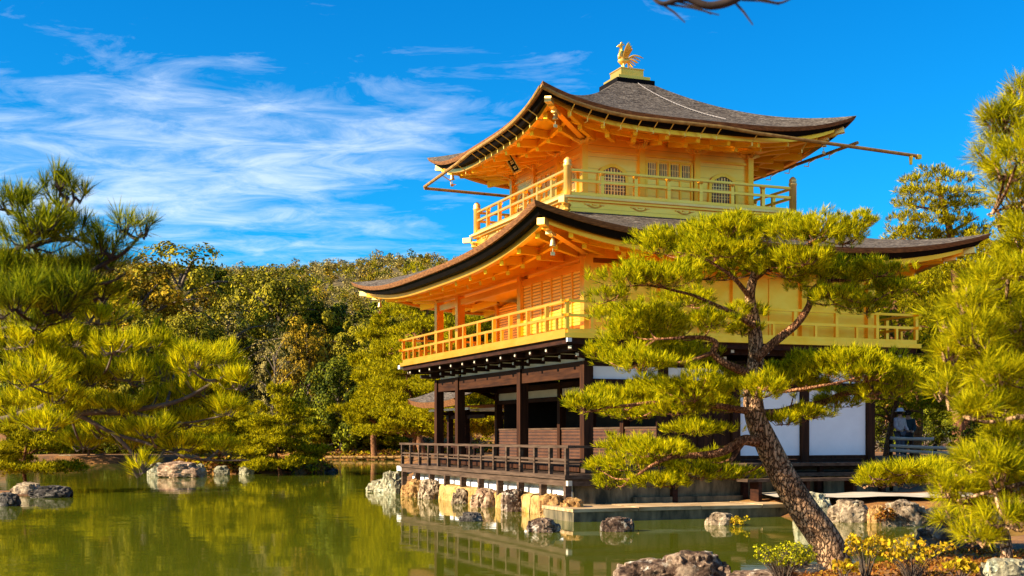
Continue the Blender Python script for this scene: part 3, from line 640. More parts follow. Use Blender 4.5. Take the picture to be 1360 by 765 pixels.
# --- things on the pavilion: bells, phoenix, cable, plaque
def bell(x, y, z, label):
    o = empty('wind_bell', (x, y, z - .3), label, 'wind bell', 'wind bells hanging from the eave corners')
    build('bell_body', MB().lathe((x, y, z - .34), [(.08, .05), (.082, .07), (.066, .10), (.058, .17), (.04, .22), (.012, .25)], 12), M['bronze'], o, True)
    build('hook', MB().tube([(x, y, z - .1), (x, y, z + .08)], .012, 6), M['bronze'], o)
    build('clapper', MB().tube([(x, y, z - .34), (x, y, z - .42)], .012, 6).box((x - .05, y - .008, z - .5), (x + .05, y + .008, z - .42)), M['bronze'], o)
bell(-.55, -.55, 6.66, 'small gilt wind bell hanging under the near corner of the middle roof')
bell(-.55, 14.15, 6.64, 'small gilt wind bell hanging under the far left corner of the middle roof')
bell(.95, 2.75, 10.48, 'small gilt wind bell hanging under the near corner of the top roof')
bell(.95, 11.0, 10.46, 'small gilt wind bell hanging under the far left corner of the top roof')
bell(9.2, 2.75, 10.46, 'small gilt wind bell hanging under the right corner of the top roof')
ph = empty('phoenix_statue', (pc[0], pc[1], 12.96), 'golden phoenix statue with raised wings on the roof pedestal', 'statue')
def pp(a, z, y=0): return (pc[0] - .12 + a, pc[1] + y, 12.96 + z)     # a north of the legs
body = MB().tube([pp(-.13, .36), pp(-.12, .33), pp(-.05, .30), pp(.04, .31), pp(.13, .35), pp(.2, .40)], [.03, .085, .115, .11, .08, .04], 12)
body.tube([pp(-.11, .36), pp(-.13, .46), pp(-.09, .55), pp(-.05, .62), pp(-.06, .69), pp(-.09, .74)], [.07, .045, .035, .034, .04, .05], 10)
body.tube([pp(-.02, .75), pp(-.08, .755), pp(-.13, .74), pp(-.17, .73), pp(-.22, .70)], [.02, .055, .05, .025, .006], 10)
build('body', body, M['gold_metal'], ph, True)
build('crest', MB().tube([pp(-.08, .80), pp(-.05, .85), pp(-.0, .84)], [.03, .025, .008], 6).tube([pp(-.05, .78), pp(.02, .80), pp(.06, .77)], [.028, .02, .006], 6).tube([pp(-.1, .70), pp(-.11, .65)], [.02, .008], 6), M['gold_metal'], ph, True)
def feather(base, mid, tip, wd):
    base, mid, tip = Vector(base), Vector(mid), Vector(tip); rows = []
    for t in np.linspace(0, 1, 8):
        p = base*(1 - t)**2 + mid*2*t*(1 - t) + tip*t*t; h = wd*(.35 + 1.3*t*(1 - t) + .25*t)*(1 if t < .95 else .25); d = (tip - base).normalized(); sd = d.cross(Vector((0, 1, 0)))
        rows.append([p + sd*h - Vector((0, .012, 0)), p - Vector((0, .03, 0)), p - sd*h - Vector((0, .012, 0)), p + Vector((0, .012, 0)), p + sd*h - Vector((0, .012, 0))])
    return rows
for sgn in (-1, 1):
    wg = MB()
    for k, (a, z) in enumerate(((.06, .80), (.10, .76), (.14, .70), (.17, .62))): wg.grid(feather(pp(-.05 + .045*k, .36, sgn*.08), pp(-.04 + .06*k, .6, sgn*.22), pp(a, z, sgn*.26), .052))
    build('wing', wg, M['gold_metal'], ph, True)
for k in range(8):
    a = .62 - .058*k; z = .42 - .052*k
    tl = MB().grid(feather(pp(.14, .38 - .01*k, (k % 3 - 1)*.03), pp(.30 - .02*k, .56 - .055*k, (k % 3 - 1)*.07), pp(a, z, (k % 3 - 1)*.10), .034))
    build('tail_feather', tl, M['gold_metal'], ph, True)
for sgn in (-1, 1): build('leg', MB().tube([pp(-.02, .24, sgn*.05), pp(0, .12, sgn*.05), pp(-.01, .0, sgn*.05)], [.04, .02, .022], 8).tube([pp(-.07, .012, sgn*.05), pp(.05, .012, sgn*.05)], .014, 6), M['gold_pale'], ph, True)
# cable lying on the east slope of the top roof
def on_roof3(x, v):
    hyp = 2.11 + (6.28 - 2.11)*v; zz = 10.39 + 2.07*(.55*v + .45*v*v); return (x, hyp, zz + .05)
cb = MB()
for i in range(34):
    t = i/33; p = on_roof3(5.1 + 1.15*t**1.2, .97 - .72*t); cb.lathe((p[0], p[1], p[2] - .03), [(.008, 0), (.018, .02), (.008, .045)], 6)
cb.tube([on_roof3(5.1 + 1.15*t**1.2, .97 - .72*t) for t in np.linspace(0, 1, 20)], .012, 6)
tag(build('rope_cable', cb, M['rope']), 'pale twisted cable lying down the bark slope of the top roof', 'cable')
pq = empty('name_plaque', (1.7, 6.9, 9.9), 'small dark plaque in a gold frame tilted under the top eaves', 'plaque')
d1, d2 = Vector((1.55, 6.9, 9.72)), Vector((1.25, 6.9, 10.18))
build('panel', MB().bar(d1, d2, .42, .03, (1, 0, 0)), M['black'], pq)
fm = MB()
for o in (-.24, .24): fm.bar(d1 + Vector((0, o, 0)), d2 + Vector((0, o, 0)), .06, .07, (1, 0, 0))
dd = (d2 - d1).normalized()
for e in (d1 - dd*.03, d2 + dd*.03): fm.bar(e - Vector((0, .27, 0)), e + Vector((0, .27, 0)), .06, .07)
build('frame', fm, M['gold'], pq)
for k, z in enumerate((.2, .5, .8)):
    c = d1.lerp(d2, z) + Vector((-.02, 0, -.012)); g = MB()
    for a, b in ((-.08, .0), (.0, .05), (.07, -.04)): g.bar(c + Vector((0, a, 0)) - dd*.05, c + Vector((0, a + b*.3, 0)) + dd*.05, .02, .012, (1, 0, 0))
    for a in (-.03, .03): g.bar(c + dd*a + Vector((0, -.1, 0)), c + dd*a + Vector((0, .1, 0)), .02, .012, (1, 0, 0))
    build('letter', g, M['gold_pale'], pq)

# --- fishing pavilion projecting to the west
fp = empty('fishing_pavilion', (3.7, 14.8, .3), 'small open timber pavilion with bark roof reaching over the pond beyond the main building', 'pavilion')
rows = []
for t in np.linspace(-1, 1, 21):
    x = 3.7 + 2.1*t; z = 3.2 + .75*(1 - abs(t))**1.25; rows.append([(x, y, z + .18*abs((y - 15.0)/3)**3) for y in np.linspace(12.75, 18.0, 12)])
rf = build('roof', MB().grid(rows), M['bark_roof'], fp, True)
build('eave_board', MB().grid([[(p[0], p[1], p[2] - .003) for p in rows[0]], [(p[0] + .12, p[1], p[2] - .2) for p in rows[0]]]).grid([[(p[0], p[1], p[2] - .003) for p in rows[-1]], [(p[0] - .12, p[1], p[2] - .2) for p in rows[-1]]])
      .grid([[(r[-1][0], r[-1][1], r[-1][2] - .003) for r in rows], [(r[-1][0], r[-1][1] - .05, r[-1][2] - .2) for r in rows]]).grid([[(3.7 + 1.98*t, y, 3.02 + .1*(1 - abs(t))) for y in (12.75, 17.95)] for t in (-1, -.5, 0, .5, 1)]), M['eave_bark'], rf)
for x in (2.75, 4.7):
    for y in (14.7, 16.5): build('column', MB().box((x - .09, y - .09, -.5), (x + .09, y + .09, 3.0)), M['wood'], fp)
build('beam', MB().box((2.72, 12.8, 2.62), (2.8, 16.9, 2.75)).box((4.66, 12.8, 2.62), (4.74, 16.9, 2.75)).box((2.4, 16.45, 2.76), (5.05, 16.55, 2.88)).box((2.4, 14.65, 2.76), (5.05, 14.75, 2.88)), M['wood'], fp)
build('floor', MB().box((2.5, 12.8, 1.0), (4.95, 16.9, 1.12)), M['deck'], fp)
rr = MB().box((2.55, 12.9, 1.60), (2.62, 16.8, 1.66)).box((4.8, 12.9, 1.60), (4.87, 16.8, 1.66))
for y in (13.4, 14.1, 15.5, 16.8): rr.box((2.55, y - .03, 1.12), (2.62, y + .03, 1.6)).box((4.8, y - .03, 1.12), (4.87, y + .03, 1.6))
build('railing', rr, M['wood'], fp)
for x in (2.2, 3.2, 4.2, 5.2): build('rafter_end', MB().box((x - .04, 12.9 + .0, 2.9), (x + .04, 17.2, 2.98)), M['white_paint'], fp)

# ------------------------------------------------------------------ stonework
def rock(name, c, sx_, sy_, sz_, mat, label, group=None, seed=0, parent=None, sub=5, rz=0.0, rough=.36):
    """boulder sitting on c (its underside a little below), half widths sx, sy and height sz"""
    me = bpy.data.meshes.new(name); import bmesh
    b = bmesh.new(); bmesh.ops.create_icosphere(b, subdivisions=sub, radius=1)
    o = Vector((seed*7.31, seed*3.77, seed*1.93)); cr, sr = math.cos(rz), math.sin(rz)
    for v in b.verts:
        p = v.co.normalized(); n = mnoise.noise(p*1.1 + o)*.60 + mnoise.noise(p*2.6 + o)*.38 - abs(mnoise.noise(p*4.0 + o))*.40 + mnoise.noise(p*9 + o)*.08 + mnoise.noise(p*21 + o)*.035
        cell = mnoise.cell(p*2.3 + o)*.20
        q = p*(1 + rough*2*(n + cell)*.55); m = max(abs(q.x), abs(q.y), abs(q.z)); q = q*(.62 + .38/max(m, .3)*.95) if m > .75 else q
        x, y = q.x*sx_, q.y*sy_
        v.co = Vector((x*cr - y*sr, x*sr + y*cr, q.z*sz_*.62 + sz_*.38))
    b.to_mesh(me); b.free(); o_ = link(name, me, mat, parent, False); me.shade_smooth(); me.set_sharp_from_angle(angle=R(28)); o_.location = c
    if parent is None: tag(o_, label, 'rock', group)
    return o_
def rock_px(u, vb, wpx, vtop, mat, label, group=None, seed=0, depth=.8, rz=None, z=0.0, name='boulder', rough=.30):
    p, d = G(u, vb, z); hw = wpx/2/FOC*d*.9; h = (vb - vtop)/FOC*d*.93
    x, y = p.x, p.y; f = (fwd.x*hw*depth*.35, fwd.y*hw*depth*.35)
    return rock(name, (x + f[0], y + f[1], z - .05), hw*1.02, hw*depth, h + .05, mat, label, group, seed, rz=(math.atan2(-fwd.x, fwd.y) if rz is None else rz), rough=rough)
WG = 'boulders set along the stone wall under the veranda'
def wall_rock(u, wpx, vtop, mat, label, group, seed, X=-.10):
    k = (u - 680)/FOC; Y = (k*(Z0 + X*NV[1]) - X0 - X*NV[0])/(WV[0] - k*WV[1]); d = Z0 + X*NV[1] + Y*WV[1]
    hw = wpx/2/FOC*d; h = EYE + (HOR - vtop)/FOC*d - .06
    return rock('boulder', (X, Y, -.12), hw*1.05, hw*1.15, h + .12, mat, label, group, seed, rz=math.atan2(-fwd.x, fwd.y))
wall_rock(509, 44, 634, M['rock_green'], 'grey green boulder at the far left end of the stone wall, in the water', WG, 1)
wall_rock(522, 26, 623, M['rock_green'], 'pointed pale boulder standing behind the grey green one at the wall end', WG, 2)
wall_rock(552, 38, 634, M['rock_tan'], 'ochre boulder under the far left posts of the veranda', WG, 3)
wall_rock(572, 32, 634, M['rock'], 'brown grey leaning boulder beside the ochre one under the veranda', WG, 4)
wall_rock(614, 28, 645, M['rock'], 'small grey tan boulder between two yellow slabs of the wall', WG, 5)
wall_rock(643, 36, 645, M['rock_pink'], 'broad brownish boulder in the middle of the stone wall', WG, 6)
wall_rock(683, 34, 645, M['rock_mottled'], 'tall dark grey boulder right of the middle of the stone wall', WG, 7)
wall_rock(735, 42, 651, M['rock_tan'], 'orange boulder at the near end of the wall beside the stone terrace', WG, 8)
wall_rock(762, 40, 658, M['rock_tan'], 'low orange rock under the near corner post of the veranda', WG, 9, .0)
IW = 'rocks standing in the pond by the terrace'
rock_px(625, 697, 36, 679, M['rock_dark'], 'small black rock alone in the water before the stone wall', IW, 11)
rock_px(722, 712, 52, 686, M['rock_mottled'], 'speckled grey rock in the water left of the terrace corner', IW, 12)
rock_px(820, 711, 50, 684, M['rock_mottled'], 'flat topped tan rock in the water before the terrace corner', IW, 13, rough=.2)
rock_px(957, 702, 44, 679, M['rock'], 'rounded ridged rock in the water before the middle of the terrace', IW, 14)
RB = 'boulders of the right bank behind the leaning pine'
rock_px(1080, 694, 56, 649, M['rock_green'], 'large greenish boulder at the right end of the terrace, behind the pine trunk', RB, 21)
rock_px(1108, 672, 28, 657, M['rock_pink'], 'small smooth brown stone lying between two bank boulders', RB, 22, z=.3)
rock_px(1130, 698, 62, 660, M['rock'], 'rough pale boulder right of the pine trunk on the bank', RB, 23)
rock_px(1166, 699, 30, 667, M['rock_tan'], 'narrow ochre boulder with a reddish plant on the bank', RB, 24)
rock_px(1204, 703, 68, 662, M['rock'], 'broad pale boulder at the right end of the bank row', RB, 25)
rock_px(1250, 700, 50, 672, M['rock_dark'], 'dark boulder in the shade of the right hand pine', RB, 26)
def near_rock(u, v, d, hw, h, mat, label, seed, dp=.8):
    p = P(u, v, d); return rock('boulder', (p.x, p.y, p.z - h), hw, hw*dp, h, mat, label, 'foreground rocks', seed, rz=math.atan2(-fwd.x, fwd.y), rough=.34)
near_rock(866, 742, 16.4, .52, .5, M['rock_mottled'], 'low mottled rock at the bottom edge of the pond, left piece', 31)
near_rock(925, 731, 16.2, .46, .6, M['rock_mottled'], 'peaked mottled rock at the bottom edge beside the low one', 32)
near_rock(1010, 757, 15.8, .45, .25, M['rock_mottled'], 'flat mottled rock between the peaked rock and the green shrub', 33)
near_rock(1338, 740, 12.6, .26, .32, M['rock_green'], 'pale grey boulder in the bottom right corner', 34)
near_rock(1268, 690, 17.5, .5, .5, M['rock_dark'], 'dark rock half hidden under the right hand pine', 35)
near_rock(1072, 748, 14.8, .22, .14, M['rock'], 'small grey stone at the foot of the leaning pine', 36)
IS = 'rocks along the edge of the small island'
rock_px(238, 636, 66, 612, M['rock_pink'], 'largest pinkish rock on the edge of the pine island', IS, 41)
rock_px(208, 634, 30, 613, M['rock_green'], 'pale rock at the left tip of the pine island', IS, 42)
rock_px(264, 633, 22, 615, M['rock_green'], 'small upright pale rock next to the largest island rock', IS, 43)
rock_px(294, 633, 24, 617, M['rock_green'], 'whitish angular rock in the middle of the island edge', IS, 44)
rock_px(327, 632, 22, 616, M['rock_green'], 'whitish rock right of the middle of the island edge', IS, 45)
rock_px(378, 629, 20, 612, M['rock_green'], 'pale green rock by the trunk of the island pine', IS, 46)
rock_px(396, 629, 34, 608, M['rock_dark'], 'dark rock pile at the right tip of the island', IS, 47)
rock_px(441, 629, 18, 621, M['rock_dark'], 'small black rock alone in the water right of the island', IS, 48)
FL = 'rocks on the left of the pond'
rock_px(88, 616, 34, 603, M['rock_green'], 'mottled rock on the far left shore under dark trees', FL, 51)
rock_px(109, 616, 18, 606, M['rock_green'], 'small whitish rock on the far left shore', FL, 52)
rock_px(132, 615, 24, 602, M['rock_dark'], 'bluish dark rock on the far left shore', FL, 53)
rock_px(34, 661, 50, 639, M['rock'], 'tan topped boulder at the left edge under the small pine', FL, 54)
rock_px(66, 664, 60, 644, M['rock_dark'], 'black flat boulder reaching into the water at the left', FL, 55)
rock_px(8, 676, 36, 652, M['rock_dark'], 'black boulder cut by the left edge of the view', FL, 56)
# yellow slabs between the boulders
sw = empty('stone_wall', (-.45, 7, 0), 'low wall of sunlit yellow stone slabs rising from the pond under the veranda', 'wall')
ys = [.75, 2.1, 3.3, 4.6, 5.9, 7.6, 9.4, 11.2, 13.0]
for k, (a, b) in enumerate(zip(ys[:-1], ys[1:])):
    me_rng = np.random.default_rng(90 + k); x0_, t_ = -.02 + me_rng.uniform(-.06, .06), .50 + me_rng.uniform(-.05, .04); rows = []
    for prof in ((x0_ - .03, -.4), (x0_, .1), (x0_ + .03, t_ - .06), (x0_ + .09, t_), (.335, t_ + .02)):
        rows.append([(prof[0] + .03*mnoise.noise((y*2.3, prof[1]*3, k)), y, prof[1] + .03*mnoise.noise((y*2, k, 1.7))) for y in np.linspace(a + .02, b - .02, 9)])
    mb = MB().grid(rows); mb.grid([[r[0] for r in rows], [(.335, a + .02, r[0][2]) for r in rows]]); mb.grid([[(.335, b - .02, r[-1][2]) for r in rows], [r[-1] for r in rows]])
    build('stone_slab', mb, M['slab'], sw)
# terrace
def quad(name, pts, z0, z1, mat, parent):
    mb = MB(); n = len(pts); mb.v = [(x, y, z0) for x, y in pts] + [(x, y, z1) for x, y in pts]
    mb.f = [tuple(range(n, 2*n)), tuple(reversed(range(n)))] + [(i, (i + 1) % n, n + (i + 1) % n, n + i) for i in range(n)]; return build(name, mb, mat, parent)
te = empty('stone_terrace', (2.5, -.8, 0), 'low stone landing terrace reaching into the pond beside the pavilion', 'terrace')
xs = np.linspace(-.48, 6.1, 5)
for k in range(4): quad('paving_slab', [(xs[k] + .01, -1.50), (xs[k + 1] - .01, -1.50), (xs[k + 1] - .01, .29), (xs[k] + .01, .29)], .30 , .375 + .01*(k % 2), M['paving'], te)
quad('terrace_face', [(-.44, -1.47), (6.05, -1.47), (6.05, .28), (-.44, .28)], -.6, .298, M['terrace_side'], te)
quad('water_step', [(-.50, -1.78), (6.0, -1.78), (6.0, -1.475), (-.50, -1.475)], -.6, .06, M['terrace_side'], te)
quad('kerb_stone', [(1.9, .12), (6.6, .12), (6.6, .27), (1.9, .27)], .39, .52, M['terrace_side'], te)
pth = MB().grid([[(*rd(r, d), .58 + .02*math.sin(r*3)) for r in np.linspace(6.2, 11.5, 12)] for d in (29.9, 30.8, 32.2)]); tag(build('pale_path', pth, M['path']), kind='structure')
bn = empty('step_bench', (7.0, -.4, .5), 'long low wooden step bench before the side veranda', 'bench')
build('seat', MB().box((4.6, -.62, .88), (8.0, -.12, .95)), M['deck'], bn)
for x in (5.0, 6.4, 7.8): build('leg', MB().box((x - .05, -.56, .4), (x + .05, -.18, .879)), M['wood'], bn)
se = empty('shore_edging', rd(-11, 103.5) + (0.1,), 'row of tan horizontal logs edging the far shore', 'edging')
for k in range(11):
    r0 = -15.2 + .62*k; build('log', MB().tube([(*rd(r0, 103.6 + .1*(k % 3)), .28), (*rd(r0 + .56, 103.6 + .1*(k % 3)), .28 + .03*(k % 2))], .12, 8), M['rock_tan'], se)

# ------------------------------------------------------------------ fence and visitors
fc = empty('rail_fence', (*rd(14.2, 41), .9), 'low fence of round wooden rails between the tree trunks on the right', 'fence')
def fr(u, v, d): return P(u, v, d)
for v0, v1, a, b in ((582, 583, 1182, 1240), (592, 596, 1182, 1290), (598, 603, 1182, 1290)):
    build('rail', MB().tube([fr(a, v0, 41), fr((a + b)/2, (v0 + v1)/2 + .5, 41), fr(b, v1, 41)], .055, 8), M['path'], fc)
for u in (1186, 1213, 1245, 1271, 1292):
    p = fr(u, 581 if u < 1240 else 590, 41); build('post', MB().tube([(p.x, p.y + .1, .5), (p.x, p.y + .1, p.z)], .06, 8), M['wood_red'], fc)
def person(u, d, hgt, turn, coat, legs, hat, label):
    p = P(u, 600, d); zg = ground_at((u - 680)/FOC*d, d)
    o = empty('person', (p.x, p.y, zg), label, 'person', None, 0)
    s = hgt/1.7; yaw = math.atan2(-fwd.x, fwd.y) + math.pi + turn
    ca, sa = math.cos(yaw), math.sin(yaw)
    def L(x, y, z): return (p.x + (x*ca - y*sa)*s, p.y + (x*sa + y*ca)*s, zg + z*s)     # y ahead of the figure
    def skin(name, verts, edges, rad, mat, par):
        me = bpy.data.meshes.new(name); me.from_pydata([L(*v) for v in verts], edges, []); ob = link(name, me, mat, par)
        sm_ = ob.modifiers.new('skin', 'SKIN'); sm_.use_smooth_shade = True
        for i, r in enumerate(rad): me.skin_vertices[0].data[i].radius = (r[0]*s, r[1]*s) if isinstance(r, tuple) else (r*s, r*s)
        me.skin_vertices[0].data[0].use_root = True
        sb = ob.modifiers.new('sub', 'SUBSURF'); sb.levels = sb.render_levels = 2; return ob
    V = [(0, 0, .92), (0, .01, 1.15), (0, 0, 1.38), (0, .01, 1.47), (0, .02, 1.56), (0, .03, 1.66), (.18, 0, 1.37), (.24, .03, 1.10), (.19, .22, .95), (-.18, 0, 1.37), (-.24, .03, 1.10), (-.19, .22, .95),
         (.10, 0, .86), (.11, .02, .48), (.11, -.01, .06), (.11, .16, .03), (-.10, 0, .86), (-.11, .02, .48), (-.11, -.01, .06), (-.11, .16, .03), (.17, .30, .93), (-.17, .30, .93)]
    Ed = [(0, 1), (1, 2), (2, 3), (3, 4), (4, 5), (2, 6), (6, 7), (7, 8), (8, 20), (2, 9), (9, 10), (10, 11), (11, 21), (0, 12), (12, 13), (13, 14), (14, 15), (0, 16), (16, 17), (17, 18), (18, 19)]
    Rd = [(.15, .10), (.14, .10), (.15, .09), .055, .085, .085, .07, .05, .04, .07, .05, .04, .085, .06, .045, .04, .085, .06, .045, .04, .035, .035]
    skin('body', V, Ed, Rd, M['skin'], o)
    skin('jacket', [V[i] for i in (0, 1, 2, 6, 7, 8, 9, 10, 11)], [(0, 1), (1, 2), (2, 3), (3, 4), (4, 5), (2, 6), (6, 7), (7, 8)], [(.19, .14), (.18, .13), (.19, .12), .10, .075, .06, .10, .075, .06], coat, o)
    skin('trousers', [V[i] for i in (0, 12, 13, 14, 16, 17, 18)], [(0, 1), (1, 2), (2, 3), (0, 4), (4, 5), (5, 6)], [(.17, .12), .11, .08, .07, .11, .08, .07], legs, o)
    c = Vector(L(0, .02, 1.63)); build('hair', MB().lathe((c.x, c.y, c.z), [(.11*s, -.08*s), (.118*s, 0), (.11*s, .06*s), (.06*s, .105*s), (.005, .115*s)], 14), M['twig_dark'], o, True)
    if hat: build('hat', MB().lathe((c.x, c.y, c.z + .03*s), [(.19*s, 0), (.19*s, .012*s), (.125*s, .03*s), (.118*s, .10*s), (.07*s, .13*s), (.005, .135*s)], 16), hat, o, True)
    hd = L(0, .12, 1.61); build('face', MB().tube([L(0, .10, 1.63), L(0, .135, 1.595), L(0, .11, 1.585)], [.008*s, .018*s, .008*s], 6), M['skin'], o, True)
M['skin'] = flat('skin', (.52, .32, .22), .6)
person(1195, 44.5, 1.62, .5, flat('pale_coat', (.50, .42, .40)), flat('grey_trousers', (.08, .08, .1)), flat('white_hat', (.75, .7, .66)), 'person in a pale jacket and white hat behind the rail fence')
person(1206, 45.5, 1.66, -.4, flat('navy_coat', (.02, .05, .07)), flat('black_trousers', (.02, .02, .025)), None, 'person in dark navy clothes behind the rail fence')

# ------------------------------------------------------------------ vegetation
def unit(v): return v/np.maximum(np.linalg.norm(v, axis=-1, keepdims=True), 1e-9)
def needles(c, ax, length, k, width, spread, g):
    """c, ax: tuft centres and axes; k needles per tuft, one slim triangle each"""
    n = len(c); C_ = np.repeat(c, k, 0); A = np.repeat(ax, k, 0); off = g.normal(size=(n*k, 3)); off -= (off*A).sum(1, keepdims=True)*A; off = unit(off)
    t = (spread*np.sqrt(g.random(n*k)))[:, None]; d = unit(A*np.cos(t) + off*np.sin(t))
    base = C_ + A*(g.random(n*k)*.55 - .45)[:, None]*length*.9 ; L = length*(.75 + .45*g.random(n*k))[:, None]
    s = unit(np.cross(d, A*.5 + np.array([0, 0, .8]) + g.normal(size=(n*k, 3))*.5))*width/2
    mid = base + d*L*.45
    return np.stack([base + d*L*.06, mid + s, base + d*L, mid - s], 1)
def pad_tufts(c, rx, ry, rz, n, g, up=1.0):
    """tufts on a flattened cushion of foliage (r right, d ahead, z up in viewpoint axes)"""
    u = unit(g.normal(size=(n, 3))); u[:, 2] = np.where(g.random(n) < .72, np.abs(u[:, 2]), u[:, 2]*.55); rad = (.42 + .58*g.random(n)**.45)[:, None]
    lump = (1 + .25*np.sin(u[:, :1]*5 + c[0]*9) + .2*np.sin(u[:, 1:2]*6 + c[2]*7))
    q = u*rad*lump*np.array([rx, ry, rz]); ax = unit(u*np.array([.9, .9, .5]) + np.array([0, 0, up]) + g.normal(size=(n, 3))*.38)
    def tow(v): return np.stack([v[:, 0]*NV[0] + v[:, 1]*NV[1], v[:, 0]*WV[0] + v[:, 1]*WV[1], v[:, 2]], 1)
    return tow(q) + np.array(c), tow(ax)
def bez(pts, n=10):                 # smooth polyline through pts (Catmull-Rom)
    pts = [Vector(p) for p in pts]; e = [pts[0]*2 - pts[1]] + pts + [pts[-1]*2 - pts[-2]]; out = []
    for i in range(1, len(e) - 2):
        for t in np.linspace(0, 1, n, endpoint=False):
            a, b, c, d = e[i - 1], e[i], e[i + 1], e[i + 2]; out.append(.5*((2*b) + (c - a)*t + (2*a - 5*b + 4*c - d)*t*t + (3*b - a - 3*c + d)*t**3))
    out.append(pts[-1]); return out
def limb(mb, pts, r0, r1, sides=8, wob=.0, seed=0):
    q = bez(pts, 6)
    if wob: q = [p + Vector((mnoise.noise(p*3 + Vector((seed, 0, 0))), mnoise.noise(p*3 + Vector((0, seed, 5))), mnoise.noise(p*3 + Vector((9, 0, seed)))))*wob for p in q]
    m = len(q); mb.tube(q, [r0 + (r1 - r0)*i/(m - 1) for i in range(m)], sides); return q
def pine(name, label, base, trunk, limbs, pads, mat, nl, nw, k, dens, bark, group=None, seed=1, up=1.0, spread=.75, twigs=True, cat='pine tree', bark2=None, tr=None):
    """trunk and limbs as tapered tubes, pads = (centre Vector, rx, ry, rz): cushions of needle tufts, each tied to the nearest limb by twigs"""
    g = np.random.default_rng(seed); t0 = trunk[0]; zg = ground_at(t0.x*NV[0] + t0.y*WV[0] + X0, t0.x*NV[1] + t0.y*WV[1] + Z0)
    if t0.z > zg - .1: trunk = [Vector((t0.x, t0.y, zg - .2))] + ([t0] if t0.z > zg + .1 else []) + list(trunk[1:])
    o = empty(name, (t0.x, t0.y, zg), label, cat, group); tm = MB(); r0, r1 = tr; tq = limb(tm, trunk, r0, r1, 14); build('trunk', tm, bark, o, True); nodes = list(tq[len(tq)//4:])
    for pts, a, b in limbs:
        m2 = MB(); q = limb(m2, pts, a, b, 8, a*.5, seed); nodes += q[2:]; build('branch', m2, bark2 or bark, o, True)
    cs, axs = [], []; tw = MB(); NA = np.array([tuple(p) for p in nodes])
    for c, rx, ry, rz in pads:
        n = max(4, int(dens*rx*ry*(1 + rz/max(rx, .1)))); a, b = pad_tufts(tuple(c), rx, ry, rz, n, g, up); cs.append(a); axs.append(b)
        if twigs:
            tw = MB(); j = int(np.argmin(((NA - np.array(tuple(c)))**2).sum(1))); s = Vector(NA[j]); cc = Vector(c) - Vector((0, 0, rz*.35))
            if (cc - s).length > .05: limb(tw, [s, s.lerp(cc, .5) + Vector((0, 0, -.05*(cc - s).length)), cc], min(.014, .012*nl/.1), .006*nl/.1, 5)
            for i in g.choice(n, min(n, 9), replace=False):
                e = Vector(a[i]); tw.tube([cc, cc.lerp(e, .55) + Vector((0, 0, -.04)), e], [.006*nl/.1, .005*nl/.1, .003*nl/.1], 4, False)
            build('twig', tw, bark2 or bark, o)
    cs, axs = np.concatenate(cs), np.concatenate(axs)
    soup('crown', needles(cs, axs, nl, k, nw, spread, g), 4, mat, o); return o
def pads_px(lst, d, jit, g, flat_=.8, sx__=1.0, sz__=1.0):
    out = []
    for u, v, hw, hh in lst:
        dd = d + g.uniform(-jit, jit); c = P(u, v, dd); s = dd/FOC; out.append((c, hw*s*sx__, max(hw*s*flat_, .08), hh*s*sz__))
    return out
g0 = np.random.default_rng(5)
D = 15.5
# the big leaning garden pine in front of the pavilion
def Q(u, v, dd=0.0): return P(u, v, D + dd)
MP = pads_px([(925, 322, 62, 22), (880, 330, 30, 16), (1010, 312, 62, 20), (968, 308, 40, 18), (1080, 312, 52, 20), (1140, 298, 30, 10), (1120, 318, 30, 14),
              (838, 372, 42, 18), (880, 372, 45, 20), (935, 362, 52, 22), (990, 352, 40, 18), (1045, 360, 40, 20), (1090, 372, 48, 22), (1145, 376, 46, 20), (1185, 388, 28, 18),
              (822, 420, 34, 14), (862, 428, 40, 18), (842, 455, 44, 18), (900, 440, 42, 20), (945, 428, 30, 12), (985, 416, 26, 10), (1110, 398, 36, 14), (1150, 410, 30, 14),
              (850, 485, 48, 16), (905, 478, 40, 16), (820, 478, 26, 12),
              (785, 541, 34, 13), (825, 532, 40, 17), (872, 526, 48, 20), (925, 522, 48, 24), (968, 508, 36, 16), (1008, 520, 40, 18), (1055, 512, 42, 20), (1100, 500, 46, 22), (1150, 498, 40, 22), (1165, 522, 36, 18), (1110, 535, 34, 14), (1200, 505, 30, 18),
              (925, 572, 42, 8), (835, 595, 34, 12), (850, 618, 42, 16), (818, 640, 26, 11), (880, 642, 36, 10), (925, 630, 40, 11), (965, 632, 34, 9), (1040, 560, 26, 9), (1075, 552, 28, 10),
              (955, 335, 44, 14), (1070, 345, 34, 14), (910, 400, 40, 13), (810, 395, 24, 11), (1120, 358, 32, 12), (1165, 362, 34, 13), (880, 462, 40, 14), (838, 440, 30, 12), (800, 470, 22, 9), (985, 440, 22, 9),
              (900, 545, 40, 14), (845, 550, 36, 11), (950, 540, 32, 12), (1030, 500, 32, 12), (1075, 488, 36, 14), (1125, 478, 34, 12), (1180, 490, 34, 15), (870, 600, 38, 12), (945, 610, 26, 9), (800, 622, 22, 10)], D, .75, g0, .8, 1.12, 1.26)
